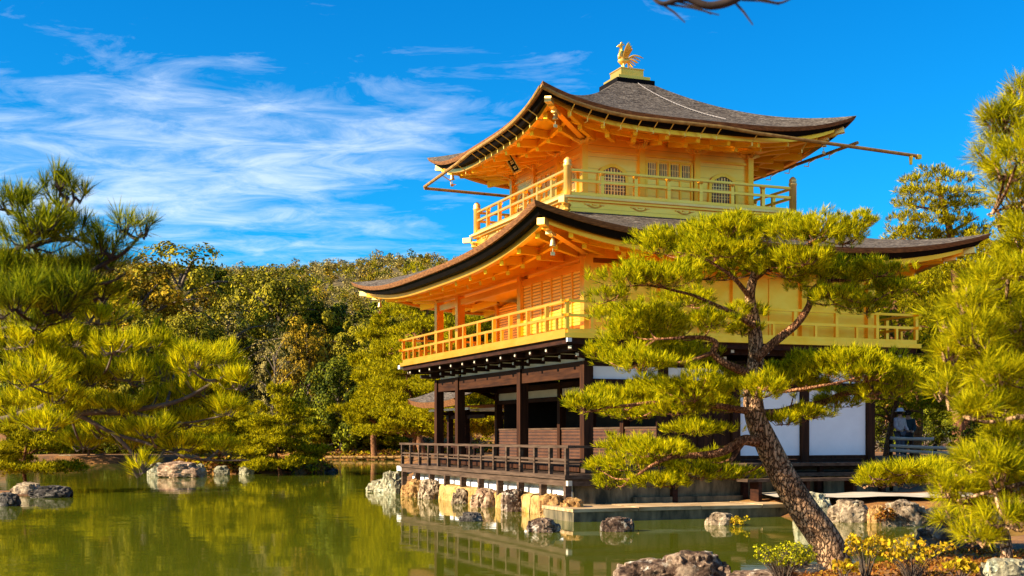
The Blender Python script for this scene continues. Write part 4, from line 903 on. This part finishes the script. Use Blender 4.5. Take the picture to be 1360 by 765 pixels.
pine('leaning_pine', 'large trained pine with leaning scaly trunk and layered foliage in front of the pavilion', Q(1112, 752),
     [Q(1122, 768), Q(1100, 725), Q(1068, 678), Q(1040, 632), Q(1017, 586), Q(1003, 552), Q(1000, 515), Q(1004, 470, .1), Q(1001, 425, .1), Q(996, 392), Q(1004, 352, -.1), Q(998, 318)],
     [([Q(1004, 478), Q(1030, 452), Q(1058, 430), Q(1076, 404), Q(1079, 386), Q(1095, 374), Q(1130, 372, .2)], .062, .02), ([Q(1076, 400), Q(1105, 392, .3), Q(1150, 402, .4), Q(1185, 388, .4)], .03, .01),
      ([Q(998, 498), Q(968, 484, -.2), Q(950, 470, -.3), Q(952, 456, -.35), Q(925, 448, -.4), Q(870, 450, -.5)], .06, .015), ([Q(950, 468, -.3), Q(900, 482, -.4), Q(840, 484, -.5)], .03, .01),
      ([Q(1014, 588), Q(988, 584, -.2), Q(962, 600, -.3), Q(930, 607, -.3), Q(898, 606, -.4), Q(868, 618, -.5), Q(835, 636, -.5)], .075, .012), ([Q(985, 590, -.2), Q(960, 622, -.3), Q(915, 632, -.3)], .03, .008),
      ([Q(1001, 552), Q(1050, 545, .2), Q(1085, 536, .3), Q(1125, 524, .3), Q(1165, 522, .5), Q(1200, 508, .5)], .065, .012), ([Q(1000, 545), Q(950, 540, -.3), Q(890, 535, -.4), Q(820, 540, -.5), Q(775, 546, -.5)], .045, .008),
      ([Q(1002, 432), Q(985, 422, -.1), Q(965, 412, -.2), Q(930, 396, -.3), Q(880, 382, -.4), Q(835, 380, -.4)], .04, .008), ([Q(997, 396), Q(975, 370, -.2), Q(940, 345, -.3), Q(900, 335, -.4)], .035, .008),
      ([Q(1003, 370), Q(1030, 350, .2), Q(1062, 332, .2), Q(1090, 318, .3), Q(1135, 304, .4)], .035, .006), ([Q(990, 508), Q(1040, 520, -.3), Q(1100, 510, -.5), Q(1150, 500, -.5)], .03, .008)],
     MP, M['needle_y'], .100, .0078, 20, 1050, M['bark'], seed=11, bark2=M['bark_red'], tr=(.212, .028))
# pines of the right edge, close to the viewer
D = 7.0
RP = pads_px([(1342, 150, 22, 14), (1345, 185, 28, 18), (1335, 228, 26, 16), (1350, 268, 28, 18), (1358, 318, 26, 18), (1356, 362, 28, 18), (1335, 402, 34, 18), (1315, 440, 36, 18), (1345, 485, 36, 18), (1320, 525, 36, 18), (1285, 425, 26, 16), (1335, 565, 34, 16), (1330, 630, 36, 16), (1358, 130, 24, 18), (1255, 430, 24, 16), (1262, 470, 26, 16), (1256, 520, 26, 14), (1310, 480, 36, 20), (1355, 340, 30, 22), (1355, 430, 30, 22), (1335, 165, 30, 26), (1352, 205, 30, 26), (1320, 210, 26, 22), (1352, 250, 32, 22), (1360, 300, 26, 20), (1350, 345, 30, 20), (1310, 378, 34, 20), (1350, 385, 40, 26), (1285, 405, 30, 20), (1325, 420, 46, 24),
              (1295, 450, 42, 24), (1345, 460, 36, 26), (1330, 500, 44, 24), (1280, 495, 34, 20), (1355, 535, 34, 24), (1310, 545, 46, 22), (1345, 585, 40, 22), (1310, 615, 48, 22), (1350, 650, 40, 24), (1300, 660, 48, 24), (1335, 690, 42, 20), (1275, 690, 30, 18), (1300, 715, 34, 14), (1260, 650, 26, 16)], D, .5, g0, .9)
pine('edge_pine', 'tall bushy pine with long needles filling the right edge of the view', P(1440, 790, D), [P(1450, 820, D), P(1430, 640, D), P(1440, 420, D), P(1405, 250, D), P(1395, 100, D), P(1402, -80, D), P(1410, -330, D)],
     [([P(1432, 640, D), P(1380, 640, D - .2), P(1310, 655, D - .2), P(1262, 668, D)], .02, .005), ([P(1436, 560, D), P(1370, 552, D), P(1310, 560, D), P(1262, 545, D)], .02, .005), ([P(1438, 470, D), P(1380, 455, D), P(1300, 455, D)], .02, .005),
      ([P(1420, 340, D), P(1370, 350, D), P(1310, 385, D)], .02, .005), ([P(1410, 290, D), P(1360, 270, D), P(1310, 285, D)], .02, .005), ([P(1395, 200, D), P(1360, 190, D), P(1325, 165, D)], .03, .006), ([P(1430, 690, D), P(1370, 695, D), P(1290, 712, D)], .02, .005)],
     RP, M['needle'], .105, .0046, 34, 1150, M['bark'], seed=12, up=.5, spread=.95, tr=(.12, .03))
D = 13.5
LP = pads_px([(1165, 632, 30, 10), (1205, 626, 38, 12), (1245, 626, 36, 12), (1190, 640, 40, 12), (1235, 636, 40, 14), (1278, 632, 34, 14), (1155, 642, 20, 6), (1300, 606, 24, 10)], D, .5, g0)
pine('low_pine', 'low spreading pine branches over the right bank boulders', P(1330, 700, D), [P(1335, 715, D), P(1310, 670, D), P(1290, 630, D), P(1280, 600, D)],
     [([P(1300, 650, D), P(1255, 632, D), P(1205, 640, D), P(1160, 640, D)], .035, .006), ([P(1292, 640, D), P(1260, 630, D), P(1215, 628, D)], .03, .006), ([P(1284, 620, D), P(1262, 612, D), P(1235, 620, D)], .02, .005)],
     LP, M['needle_y'], .105, .0068, 22, 950, M['bark'], seed=13, tr=(.07, .03))
# left edge: a near pine whose branches reach in from the left
D = 7.2
LE = pads_px([(20, 275, 34, 20), (75, 262, 24, 20), (40, 320, 44, 24), (95, 310, 36, 22), (140, 330, 30, 18), (165, 300, 18, 16), (188, 306, 12, 14), (10, 360, 36, 24), (70, 360, 44, 20), (125, 358, 30, 14), (75, 240, 12, 12), (100, 258, 14, 12), (30, 385, 40, 16), (95, 385, 34, 14), (60, 300, 30, 18), (20, 405, 40, 16), (75, 408, 40, 16), (130, 390, 34, 14), (150, 352, 24, 12), (40, 430, 34, 12)], D, .4, g0, .9)
le = pine('overhanging_pine', 'dark pine branches with long needles reaching in from the left edge against the sky', P(-150, 800, D), [P(-160, 830, D), P(-140, 600, D), P(-150, 420, D), P(-135, 250, D), P(-120, 120, D)],
     [([P(-148, 430, D), P(-60, 412, D), P(0, 402, D), P(47, 396, D), P(94, 383, D), P(141, 375, D), P(165, 362, D)], .028, .005), ([P(94, 383, D), P(130, 355, D), P(165, 335, D), P(190, 308, D)], .016, .005), ([P(-146, 440, D), P(-50, 425, D), P(28, 424, D), P(69, 430, D), P(96, 420, D)], .018, .004),
      ([P(-140, 330, D), P(-60, 330, D), P(20, 330, D), P(80, 290, D), P(90, 262, D)], .018, .004), ([P(20, 330, D), P(90, 318, D), P(140, 328, D)], .016, .005)],
     LE, M['needle_d'], .12, .0046, 30, 950, M['twig_dark'], seed=14, up=.9, spread=.7, tr=(.14, .05))
D = 10.5
LY = pads_px([(20, 380, 40, 16), (80, 392, 40, 16), (135, 395, 26, 14), (200, 455, 30, 16), (235, 470, 26, 14), (60, 480, 44, 16), (130, 480, 40, 16), (70, 530, 44, 16), (20, 540, 36, 16), (60, 565, 40, 14), (110, 590, 36, 12), (20, 410, 40, 18), (75, 418, 40, 18), (130, 425, 36, 18), (25, 455, 44, 18), (95, 455, 44, 18), (150, 462, 34, 16), (40, 505, 44, 20), (110, 505, 44, 20), (170, 500, 34, 18), (215, 500, 32, 18), (255, 485, 34, 20), (290, 478, 30, 18), (310, 510, 28, 16), (270, 520, 36, 18), (220, 535, 40, 16), (165, 545, 40, 16), (110, 545, 40, 16), (300, 545, 30, 12), (255, 560, 38, 12), (200, 575, 38, 14), (240, 592, 36, 10), (170, 590, 26, 18), (190, 622, 16, 16), (290, 595, 30, 8), (140, 575, 26, 12)], D, .8, g0, .9)
pine('yellow_pine', 'sunlit yellow green pine branches spreading over the pond from the left', P(-120, 740, D), [P(-130, 770, D), P(-115, 640, D), P(-105, 540, D), P(-115, 440, D), P(-100, 360, D)],
     [([P(-108, 560, D), P(-40, 562, D), P(0, 557, D), P(52, 543, D), P(100, 552, D), P(150, 575, D), P(200, 590, D), P(262, 610, D), P(330, 612, D)], .034, .005), ([P(52, 543, D), P(90, 520, D), P(135, 498, D)], .03, .008), ([P(-112, 500, D), P(-30, 496, D), P(40, 490, D), P(80, 474, D), P(130, 450, D)], .022, .005),
      ([P(100, 550, D), P(170, 545, D), P(230, 535, D), P(290, 505, D), P(315, 490, D)], .03, .006), ([P(-110, 450, D), P(-20, 440, D), P(60, 430, D), P(130, 428, D)], .018, .005), ([P(150, 575, D), P(175, 600, D), P(192, 628, D)], .02, .005), ([P(170, 545, D), P(230, 562, D), P(300, 552, D)], .018, .005)],
     LY, M['needle_y'], .12, .0060, 24, 820, M['bark_red'], seed=15, up=1.1, spread=.6, bark2=M['bark_grey'], tr=(.16, .06))
# dark twig overhead
D = 4.2
ob = empty('overhead_branch', P(960, -60, D), 'dark bare pine twig hanging into the top of the sky, out of focus', 'branch')
tb = MB(); limb(tb, [P(1408, -300, 6.95), P(1230, -270, 5.2), P(1075, -180, D), P(1030, -60, D), P(985, -8, D), P(945, 8, D), P(910, -2, D), P(880, 5, D), P(862, -8, D)], .03, .005, 7)
limb(tb, [P(990, -10, D), P(1030, 4, D), P(1052, -2, D)], .006, .003, 5); build('stem', tb, M['twig_dark'], ob, True)
nd = MB()
for a, b in (((880, 6), (910, 30)), ((885, 5), (955, 20)), ((900, 2), (945, 19)), ((975, 2), (1000, 33)), ((985, 0), (1035, 6))): nd.tube([P(*a, D), P((a[0] + b[0])/2, (a[1] + b[1])/2 - 2, D), P(*b, D)], [.004, .004, .002], 4)
build('needle', nd, M['twig_dark'], ob)

# trained pines further off: one per spot, its own cushions
def garden_pine(u, vb, hpx, wpx, d, label, group, mat, seed, layers=6, lean=0, name='garden_pine', zb=None, dens=None, trunk_mat=None):
    g = np.random.default_rng(seed); s = d/FOC; b = P(u, vb, d)
    zt_ = b.z + hpx*s; b.z = ground_at((u - 680)*s, d); h, wd = zt_ - b.z, wpx*s/2; tp = []; rgt = Vector((NV[0], WV[0], 0)); dep = Vector((NV[1], WV[1], 0))
    for t in np.linspace(0, .93, 6): tp.append(b + Vector((0, 0, h*t - .2*(t == 0))) + rgt*(lean*h*t + math.sin(t*5 + seed)*.05*h) + dep*math.cos(t*4 + seed)*.03*h)
    pads, limbs = [], []
    for i in range(layers):
        t = .30 + .70*i/(layers - 1); c = tp[0].lerp(tp[-1], t) if False else b + Vector((0, 0, h*t)) + rgt*(lean*h*t)
        rr = wd*(1.05 - .62*((t - .3)/.7)**1.3); m = 5 if i < layers - 1 else 3
        for k in range(m):
            a = 2*math.pi*(k + g.random()*.7)/m + i; q = rr*(.55 + .25*g.random()) if i < layers - 1 else rr*.25
            pc_ = c + rgt*math.cos(a)*q + dep*math.sin(a)*q + Vector((0, 0, g.uniform(-.07, .06)*h)); pr = rr*g.uniform(.32, .58)
            pads.append((pc_, pr, pr, h/layers*g.uniform(.30, .5))); limbs.append(([c - Vector((0, 0, .06*h)), c.lerp(pc_, .5), pc_ - Vector((0, 0, h/layers*.15))], .009*h, .003*h))
    nl = max(.14, 4.2*s*1.33); area = sum(p[1]*p[1] for p in pads)
    return pine(name, label, b, tp, limbs, pads, mat, nl, nl*.16, 9, dens or min(900, 5200/area), trunk_mat or M['bark_red'], group, seed, twigs=False, tr=(.024*h, .006*h), spread=1.0)
GP = 'trained pines around the pond'
garden_pine(372, 622, 100, 118, 64, 'small trained pine with layered pads on the rocky island', GP, M['needle_far'], 21, 6)
garden_pine(38, 634, 100, 140, 44, 'small pine with drooping pads on the rocks at the left edge', GP, M['needle_far'], 22, 5)
garden_pine(295, 618, 80, 110, 66, 'low broad pine on the island left of the layered one', GP, M['needle_far'], 23, 4)
garden_pine(120, 606, 80, 160, 92, 'dark spreading pine on the far left shore', GP, M['needle_far'], 24, 5)
garden_pine(545, 604, 130, 120, 84, 'yellow pine on the far shore just left of the veranda', GP, M['needle_far'], 25, 6)
garden_pine(610, 600, 150, 130, 78, 'yellow pine on the far shore seen through the open veranda', GP, M['needle_far'], 26, 6)
garden_pine(660, 598, 140, 110, 80, 'yellow pine behind the fishing pavilion roof', GP, M['needle_far'], 27, 6)
garden_pine(560, 600, 225, 150, 98, 'tall yellow green pine behind the left end of the middle roof', GP, M['needle_far'], 28, 8)
garden_pine(505, 602, 175, 90, 104, 'slim yellow green pine on the far bank beneath the roof tip', GP, M['needle_far'], 29, 7)
garden_pine(630, 600, 220, 120, 104, 'tall olive pine seen between the balcony columns', GP, M['needle_far'], 30, 8)
garden_pine(440, 606, 52, 60, 108, 'little yellow pine on the reddish far bank', GP, M['needle_far'], 31, 4)
garden_pine(506, 608, 42, 56, 108, 'little round yellow pine near the log edging', GP, M['needle_far'], 32, 3)
BG = 'pines behind the right side of the pavilion'
D = 62.0
TP = pads_px([(1242, 232, 26, 8), (1218, 242, 22, 8), (1268, 240, 24, 9), (1205, 256, 20, 9), (1235, 256, 30, 10), (1275, 258, 28, 10), (1198, 274, 16, 9), (1225, 274, 28, 11), (1262, 276, 30, 11), (1290, 272, 22, 10), (1205, 292, 22, 10), (1238, 294, 28, 11), (1275, 296, 30, 12), (1195, 308, 16, 8), (1220, 312, 28, 11), (1258, 316, 30, 11), (1295, 312, 26, 12),
              (1230, 340, 34, 14), (1275, 345, 36, 14), (1250, 375, 36, 14), (1295, 380, 34, 14), (1240, 410, 34, 14)], D, 1.5, g0)
pine('tall_pine', 'tall pine with rounded crown against the sky above the right roof corner', P(1272, 590, D), [P(1272, 600, D), P(1274, 480, D), P(1270, 380, D), P(1262, 310, D), P(1250, 262, D), P(1244, 236, D)],
     [([P(1268, 345, D), P(1240, 325, D), P(1215, 314, D)], .10, .03), ([P(1262, 310, D), P(1285, 295, D), P(1300, 288, D)], .09, .03), ([P(1256, 285, D), P(1228, 276, D), P(1205, 272, D)], .08, .03), ([P(1252, 268, D), P(1272, 258, D)], .06, .02), ([P(1250, 262, D), P(1225, 250, D)], .06, .02)],
     TP, M['needle_far'], .30, .034, 12, 74, M['bark_red'], BG, 41, spread=1.0, tr=(.30, .08), twigs=False)
garden_pine(1330, 590, 300, 170, 55, 'tall pine behind the right edge', BG, M['needle_far'], 42, 9, name='tall_pine')
garden_pine(1185, 596, 190, 120, 46, 'pine with upright trunk just right of the white wall panels', BG, M['needle_far'], 43, 6, name='tall_pine', dens=110)
garden_pine(1218, 592, 240, 160, 48, 'pine with leaning trunk beside the visitors', BG, M['needle_far'], 44, 7, -.12, 'tall_pine', dens=90)
garden_pine(1310, 600, 220, 150, 44, 'bushy pine behind the rail fence', BG, M['needle_far'], 45, 6, name='tall_pine', dens=110)
garden_pine(1195, 588, 265, 150, 66, 'yellow green pine just beyond the right end of the golden balcony', BG, M['needle_far'], 48, 8, name='tall_pine')
garden_pine(1150, 580, 200, 160, 72, 'pine farther back above the white wall', BG, M['needle_far'], 46, 7, name='tall_pine')
garden_pine(1290, 585, 270, 180, 70, 'dense pine in the second row at the right', BG, M['needle_far'], 47, 8, name='tall_pine')

# broadleaf trees: clumps of leaf faces on limbs; a few shapes, copied to their spots
def leaf_cloud(clumps, per, size, g, ctr=None, jit=.42):
    out = []
    for c, r in clumps:
        u = unit(g.normal(size=(per, 3))); u[:, 2] = np.where(g.random(per) < .35, np.abs(u[:, 2]), u[:, 2]); p = np.array(c) + u*np.array([r, r, r*.8])*(.55 + .5*g.random(per)**.5)[:, None]
        o_ = np.zeros(3) if ctr is None else unit((np.array(c) - ctr)[None])[0]*.55; nrm = unit(u + o_ + g.normal(size=(per, 3))*jit + np.array([0, 0, .2])); a = unit(np.cross(nrm, g.normal(size=(per, 3)))); b = np.cross(nrm, a); s = (size*(.6 + .8*g.random(per)))[:, None]
        out.append(np.stack([p - a*s, p + b*s*.6, p + a*s, p - b*s*.6], 1))
    return np.concatenate(out)
def tree_shape(h, wd, bare, nclump, per, size, seed):
    """clumps and trunk of one tree, base at the origin"""
    g = np.random.default_rng(seed); tm = MB(); tp = [Vector((0, 0, -.6)), Vector((.03*h, 0, h*.25)), Vector((-.02*h, .03*h, h*.5)), Vector((.01*h, 0, h*.8))]; limb(tm, tp, .028*h, .01*h, 7)
    cl_ = []
    for i in range(nclump):
        z = bare + (1 - bare)*((i + .5)/nclump)**.85; e = math.sqrt(max(.05, 1 - ((z - bare)/(1 - bare)*1.9 - .75)**2/1.45)); a = i*2.4 + g.random()*.8; q = wd/2*e*(.25 + .85*g.random()**.7)*(1 + .28*math.sin(a*2 + seed) + .2*math.sin(a*3 + z*6))
        c = (math.cos(a)*q, math.sin(a)*q, z*h - .08*h + g.normal()*.03*h); r = wd*(.05 + .10*g.random()**1.3); cl_.append((c, r))
        if i % 2 == 0: limb(tm, [Vector((0, 0, max(.1, z - .25)*h)), Vector((c[0]*.5, c[1]*.5, (z - .12)*h)), Vector(c)], .010*h, .003*h, 5)
    return tm, leaf_cloud(cl_, per, size, g, np.array([0, 0, (bare + 1)/2*h]))
SHAPES = {}
def put_tree(kind, u, vb, vtop, d, label, mat, name='broadleaf_tree', group='broadleaf trees on the wooded far bank', rz=0.0, wide=1.0):
    p = P(u, vb, d); r_ = (u - 680)/FOC*d; zg = ground_at(r_, d); h = (EYE + (HOR - vtop)/FOC*d) - zg
    key = (kind, mat)
    if key not in SHAPES:
        spec = {'round': (1, .9, .15, 84, 240, .0125, 3), 'tall': (1, .55, .2, 70, 220, .011, 4), 'bush': (1, 1.25, .04, 70, 260, .0165, 5), 'sparse': (1, .66, .5, 30, 200, .0105, 6), 'spread': (1, 1.1, .22, 100, 250, .012, 8), 'twiggy': (1, .8, .10, 50, 110, .009, 9)}[kind]
        tm, lv = tree_shape(*spec); o = empty(name, (0, 0, 0), label, 'tree', group); build('trunk', tm, M['bark_grey'], o, True); soup('crown', lv, 4, M[mat], o); SHAPES[key] = o
    else:
        s0 = SHAPES[key]; o = s0.copy(); col.objects.link(o)
        for ch in s0.children:
            c = ch.copy(); col.objects.link(c); c.parent = o
        tag(o, label, 'tree', group)
    o.name = name; o.location = (p.x, p.y, zg); o.rotation_euler = (0, 0, rz); o.scale = (h*wide, h*wide, h); return o
PT = put_tree
PT('sparse', 240, 440, 314, 150, 'tall thin tree with bare crooked trunk rising above the wood against the sky', 'leaf_olive', rz=1)
PT('tall', 283, 420, 350, 165, 'narrow dark evergreen right of the tall thin tree', 'leaf_dark', rz=2)
PT('round', 180, 470, 352, 128, 'rust coloured tree behind the left pine, left of the tall thin tree', 'leaf_rust', rz=.5, wide=1.0)
PT('round', 190, 560, 410, 112, 'dark evergreen with yellowish top below the rust tree at the left', 'leaf_olive', rz=4, wide=.8)
PT('spread', 372, 600, 358, 135, 'biggest dark green and rust tree in the middle of the far bank', 'leaf_olive', rz=.2, wide=.72)
PT('round', 322, 520, 392, 150, 'dark olive tree left of the biggest far bank tree', 'leaf_dark', rz=2.2)
PT('round', 408, 590, 425, 118, 'olive orange tree above the round dark bush', 'leaf_rust', rz=5, wide=.7)
PT('bush', 452, 606, 478, 107, 'round dark green bushy tree on the far bank by the water', 'leaf_dark', rz=1.1, wide=.72)
PT('tall', 432, 560, 395, 140, 'dark evergreen behind the rust orange tree', 'leaf_dark', rz=3, wide=1.2)
PT('bush', 505, 598, 520, 110, 'dark shrub in the shade left of the veranda', 'leaf_dark', rz=4, wide=.8)
PT('twiggy', 365, 590, 440, 112, 'bare greyish twiggy tree before the big dark tree', 'leaf_tan', rz=2.4, wide=.6)
PT('twiggy', 300, 500, 400, 128, 'bare tan tree under the narrow evergreen', 'leaf_tan', rz=.7, wide=1.2)
PT('spread', 258, 560, 420, 122, 'olive tree behind the yellow pine branches', 'leaf_olive', rz=1.7, wide=.9)
PT('round', 480, 560, 420, 128, 'olive tree left of the slim yellow pine', 'leaf_olive', rz=3.4, wide=.8)
PT('twiggy', 215, 520, 440, 118, 'low tan twiggy tree above the yellow pine', 'leaf_tan', rz=1.2)
PT('round', 60, 600, 400, 115, 'dark tree behind the left edge pine branches', 'leaf_dark', rz=4.4)
PT('bush', 110, 606, 520, 106, 'dark bush on the far left shore above the rocks', 'leaf_dark', rz=.4)
PT('bush', 30, 606, 520, 104, 'dark bush at the far left end of the shore', 'leaf_dark', rz=2.1)
PT('bush', 185, 606, 530, 104, 'dark bush on the shore behind the left end of the island', 'leaf_dark', rz=3.6)
PT('bush', 330, 606, 545, 108, 'dark bush in the shade behind the island pines', 'leaf_dark', rz=5.2, wide=.9)
PT('bush', 265, 606, 550, 108, 'dark bush behind the middle of the island', 'leaf_dark', rz=.9, wide=.9)
PT('tall', 520, 540, 392, 150, 'dark evergreen seen under the left tip of the middle roof', 'leaf_dark', rz=5.6, wide=1.3)
PT('round', 560, 560, 395, 140, 'olive tree behind the tall pine under the roof tip', 'leaf_olive', rz=2.9, wide=.9)
PT('round', 640, 580, 420, 130, 'olive tree framed by the balcony columns', 'leaf_olive', rz=.9)
PT('spread', 1215, 590, 318, 74, 'dense dark tree behind the right end of the golden balcony', 'leaf_dark', group='evergreens behind the right side of the pavilion', rz=2.2, wide=.7)
PT('spread', 1300, 590, 360, 85, 'dark evergreen behind the pines at the right edge', 'leaf_dark', group='evergreens behind the right side of the pavilion', rz=1)
PT('spread', 1200, 590, 400, 80, 'dark evergreen behind the visitors', 'leaf_dark', group='evergreens behind the right side of the pavilion', rz=3)
PT('round', 1160, 590, 470, 82, 'dark evergreen glimpsed right of the white wall', 'leaf_dark', group='evergreens behind the right side of the pavilion', rz=2)
PT('bush', 1170, 590, 520, 64, 'dark shrub right of the white wall behind the pine trunks', 'leaf_dark', name='evergreen_shrub', group='evergreens behind the right side of the pavilion', rz=1)
PT('bush', 1230, 600, 535, 55, 'dark shrub behind the rail fence', 'leaf_dark', name='evergreen_shrub', group='evergreens behind the right side of the pavilion', rz=3)
PT('bush', 1330, 600, 520, 50, 'dark shrub behind the fence at the right edge', 'leaf_dark', name='evergreen_shrub', group='evergreens behind the right side of the pavilion', rz=5)
# the far wood, one mass of small crowns
g = np.random.default_rng(77); faces, mi = [], []
spots = []
while len(spots) < 3000:
    d = 150 + 275*g.random()**.8; u = g.uniform(-60, 760); spots.append(((u - 680)/FOC*d, d))
for _ in range(520): d = 92 + 150*g.random(); u = g.uniform(780, 2300); spots.append(((u - 680)/FOC*d, d))
zs = height(np.array(spots))
for (r_, d), zg in zip(spots, zs):
    x, y = rd(r_, d); h = g.uniform(2.4, 4.6) + (2.2 if g.random() < .06 else 0); h *= 1.7 if r_ > .06*d else 1; wd = h*g.uniform(.6, 1.0); n = 5; k = int(g.choice(4, p=[.42, .24, .12, .22]))
    cl_ = [((x + g.normal()*wd*.22, y + g.normal()*wd*.22, zg + h*(.35 + .5*i/n)), wd*g.uniform(.2, .34)) for i in range(n)]
    f_ = leaf_cloud(cl_, 60 if d < 240 else 34, .08*h/5 + d*.00042, g); faces.append(f_); mi.append(np.full(len(f_), k))
fo = soup('distant_forest', np.concatenate(faces), 4, None, None, [M['leaf_tan'], M['leaf_olive'], M['leaf_rust'], M['leaf_dark']], np.concatenate(mi)); tag(fo, 'brown and olive wood covering the hill behind the pond', 'forest', kind='stuff')

# foreground shrubs and ground cover
def shrub(name, u, v, d, rx, rz, n, size, mat, label, seed, cat='shrub', lo=.0):
    g = np.random.default_rng(seed); c = P(u, v, d); zg = ground_at((u - 680)/FOC*d, d); o = empty(name, (c.x, c.y, zg), label, cat); st = MB(); cl_ = []
    for i in range(n):
        a, q = g.random()*6.28, rx*g.random()**.6; e = (c.x + math.cos(a)*q, c.y + math.sin(a)*q, max(zg + .05, c.z + rz*(g.random()*2 - 1)*(1 - .5*q/rx))); cl_.append((e, size*2.2))
        st.tube([(c.x, c.y, zg - .05), ((c.x + e[0])/2, (c.y + e[1])/2, (zg + e[2])/2 + .03), e], [.005, .004, .002], 4, False)
    build('stem', st, M['bark_grey'], o); soup('foliage', leaf_cloud(cl_, 12, size, g, None, .8), 4, M[mat], o); return o
shrub('boxwood_shrub', 1042, 736, 14.8, .36, .16, 150, .015, 'leaf_shrub', 'small yellow green boxwood shrub at the foot of the leaning pine', 61)
shrub('yellow_shrub', 1150, 724, 13.6, .24, .13, 30, .026, 'leaf_gold', 'shrub with golden leaves overlapping the base of the pine trunk', 62)
shrub('yellow_shrub', 1212, 730, 13.4, .40, .14, 46, .026, 'leaf_gold', 'shrub with golden and orange leaves right of the pine trunk', 63)
shrub('yellow_shrub', 1275, 752, 12.6, .16, .05, 16, .030, 'leaf_gold', 'low golden leaf sprig beside the pale corner boulder', 64)
shrub('yellow_shrub', 1120, 752, 13.4, .15, .04, 12, .028, 'leaf_gold', 'low golden sprig at the very foot of the pine', 65)
shrub('reddish_plant', 1172, 682, 27.2, .22, .16, 22, .04, 'leaf_red', 'small reddish plant growing on the narrow ochre boulder', 66, 'plant')
shrub('yellow_sprig', 980, 692, 27.4, .22, .12, 12, .035, 'leaf_gold', 'yellow sprig growing from the rounded rock in the water', 67, 'plant')
g = np.random.default_rng(99); cs = []
for _ in range(2600):
    d = g.uniform(11.5, 17.0); r_ = g.uniform(3.2, 8.5); q = np.array([[r_, d]])
    if sdist(q, POND)[0] > .25: x, y = rd(r_, d); cs.append(((x, y, ground_at(r_, d) + .03), .06))
gc = soup('ground_cover', leaf_cloud(cs, 7, .022, g), 4, M['leaf_red']); tag(gc, 'reddish leaf litter and low plants on the near bank', 'ground cover', kind='stuff')

cs = []
while len(cs) < 3800:
    if g.random() < .5: d = 104.5 + 20*g.random()**1.5; r_ = g.uniform(-42, 3)
    elif g.random() < .7: d = g.uniform(63, 75); r_ = g.uniform(-20, -9)
    else: continue
    q = np.array([[r_, d]]); z = ground_at(r_, d)
    if z > .12: x, y = rd(r_, d); cs.append(((x, y, z + .04), g.uniform(.12, .42)))
mi = np.repeat(g.choice(3, p=[.5, .25, .25], size=len(cs)), 14)
bc = soup('bank_cover', leaf_cloud(cs, 14, .10, g, None, .5), 4, None, None, [M['leaf_red'], M['leaf_rust'], M['needle_far']], mi); tag(bc, 'reddish and yellow low plants on the far bank and the island', 'ground cover', kind='stuff')
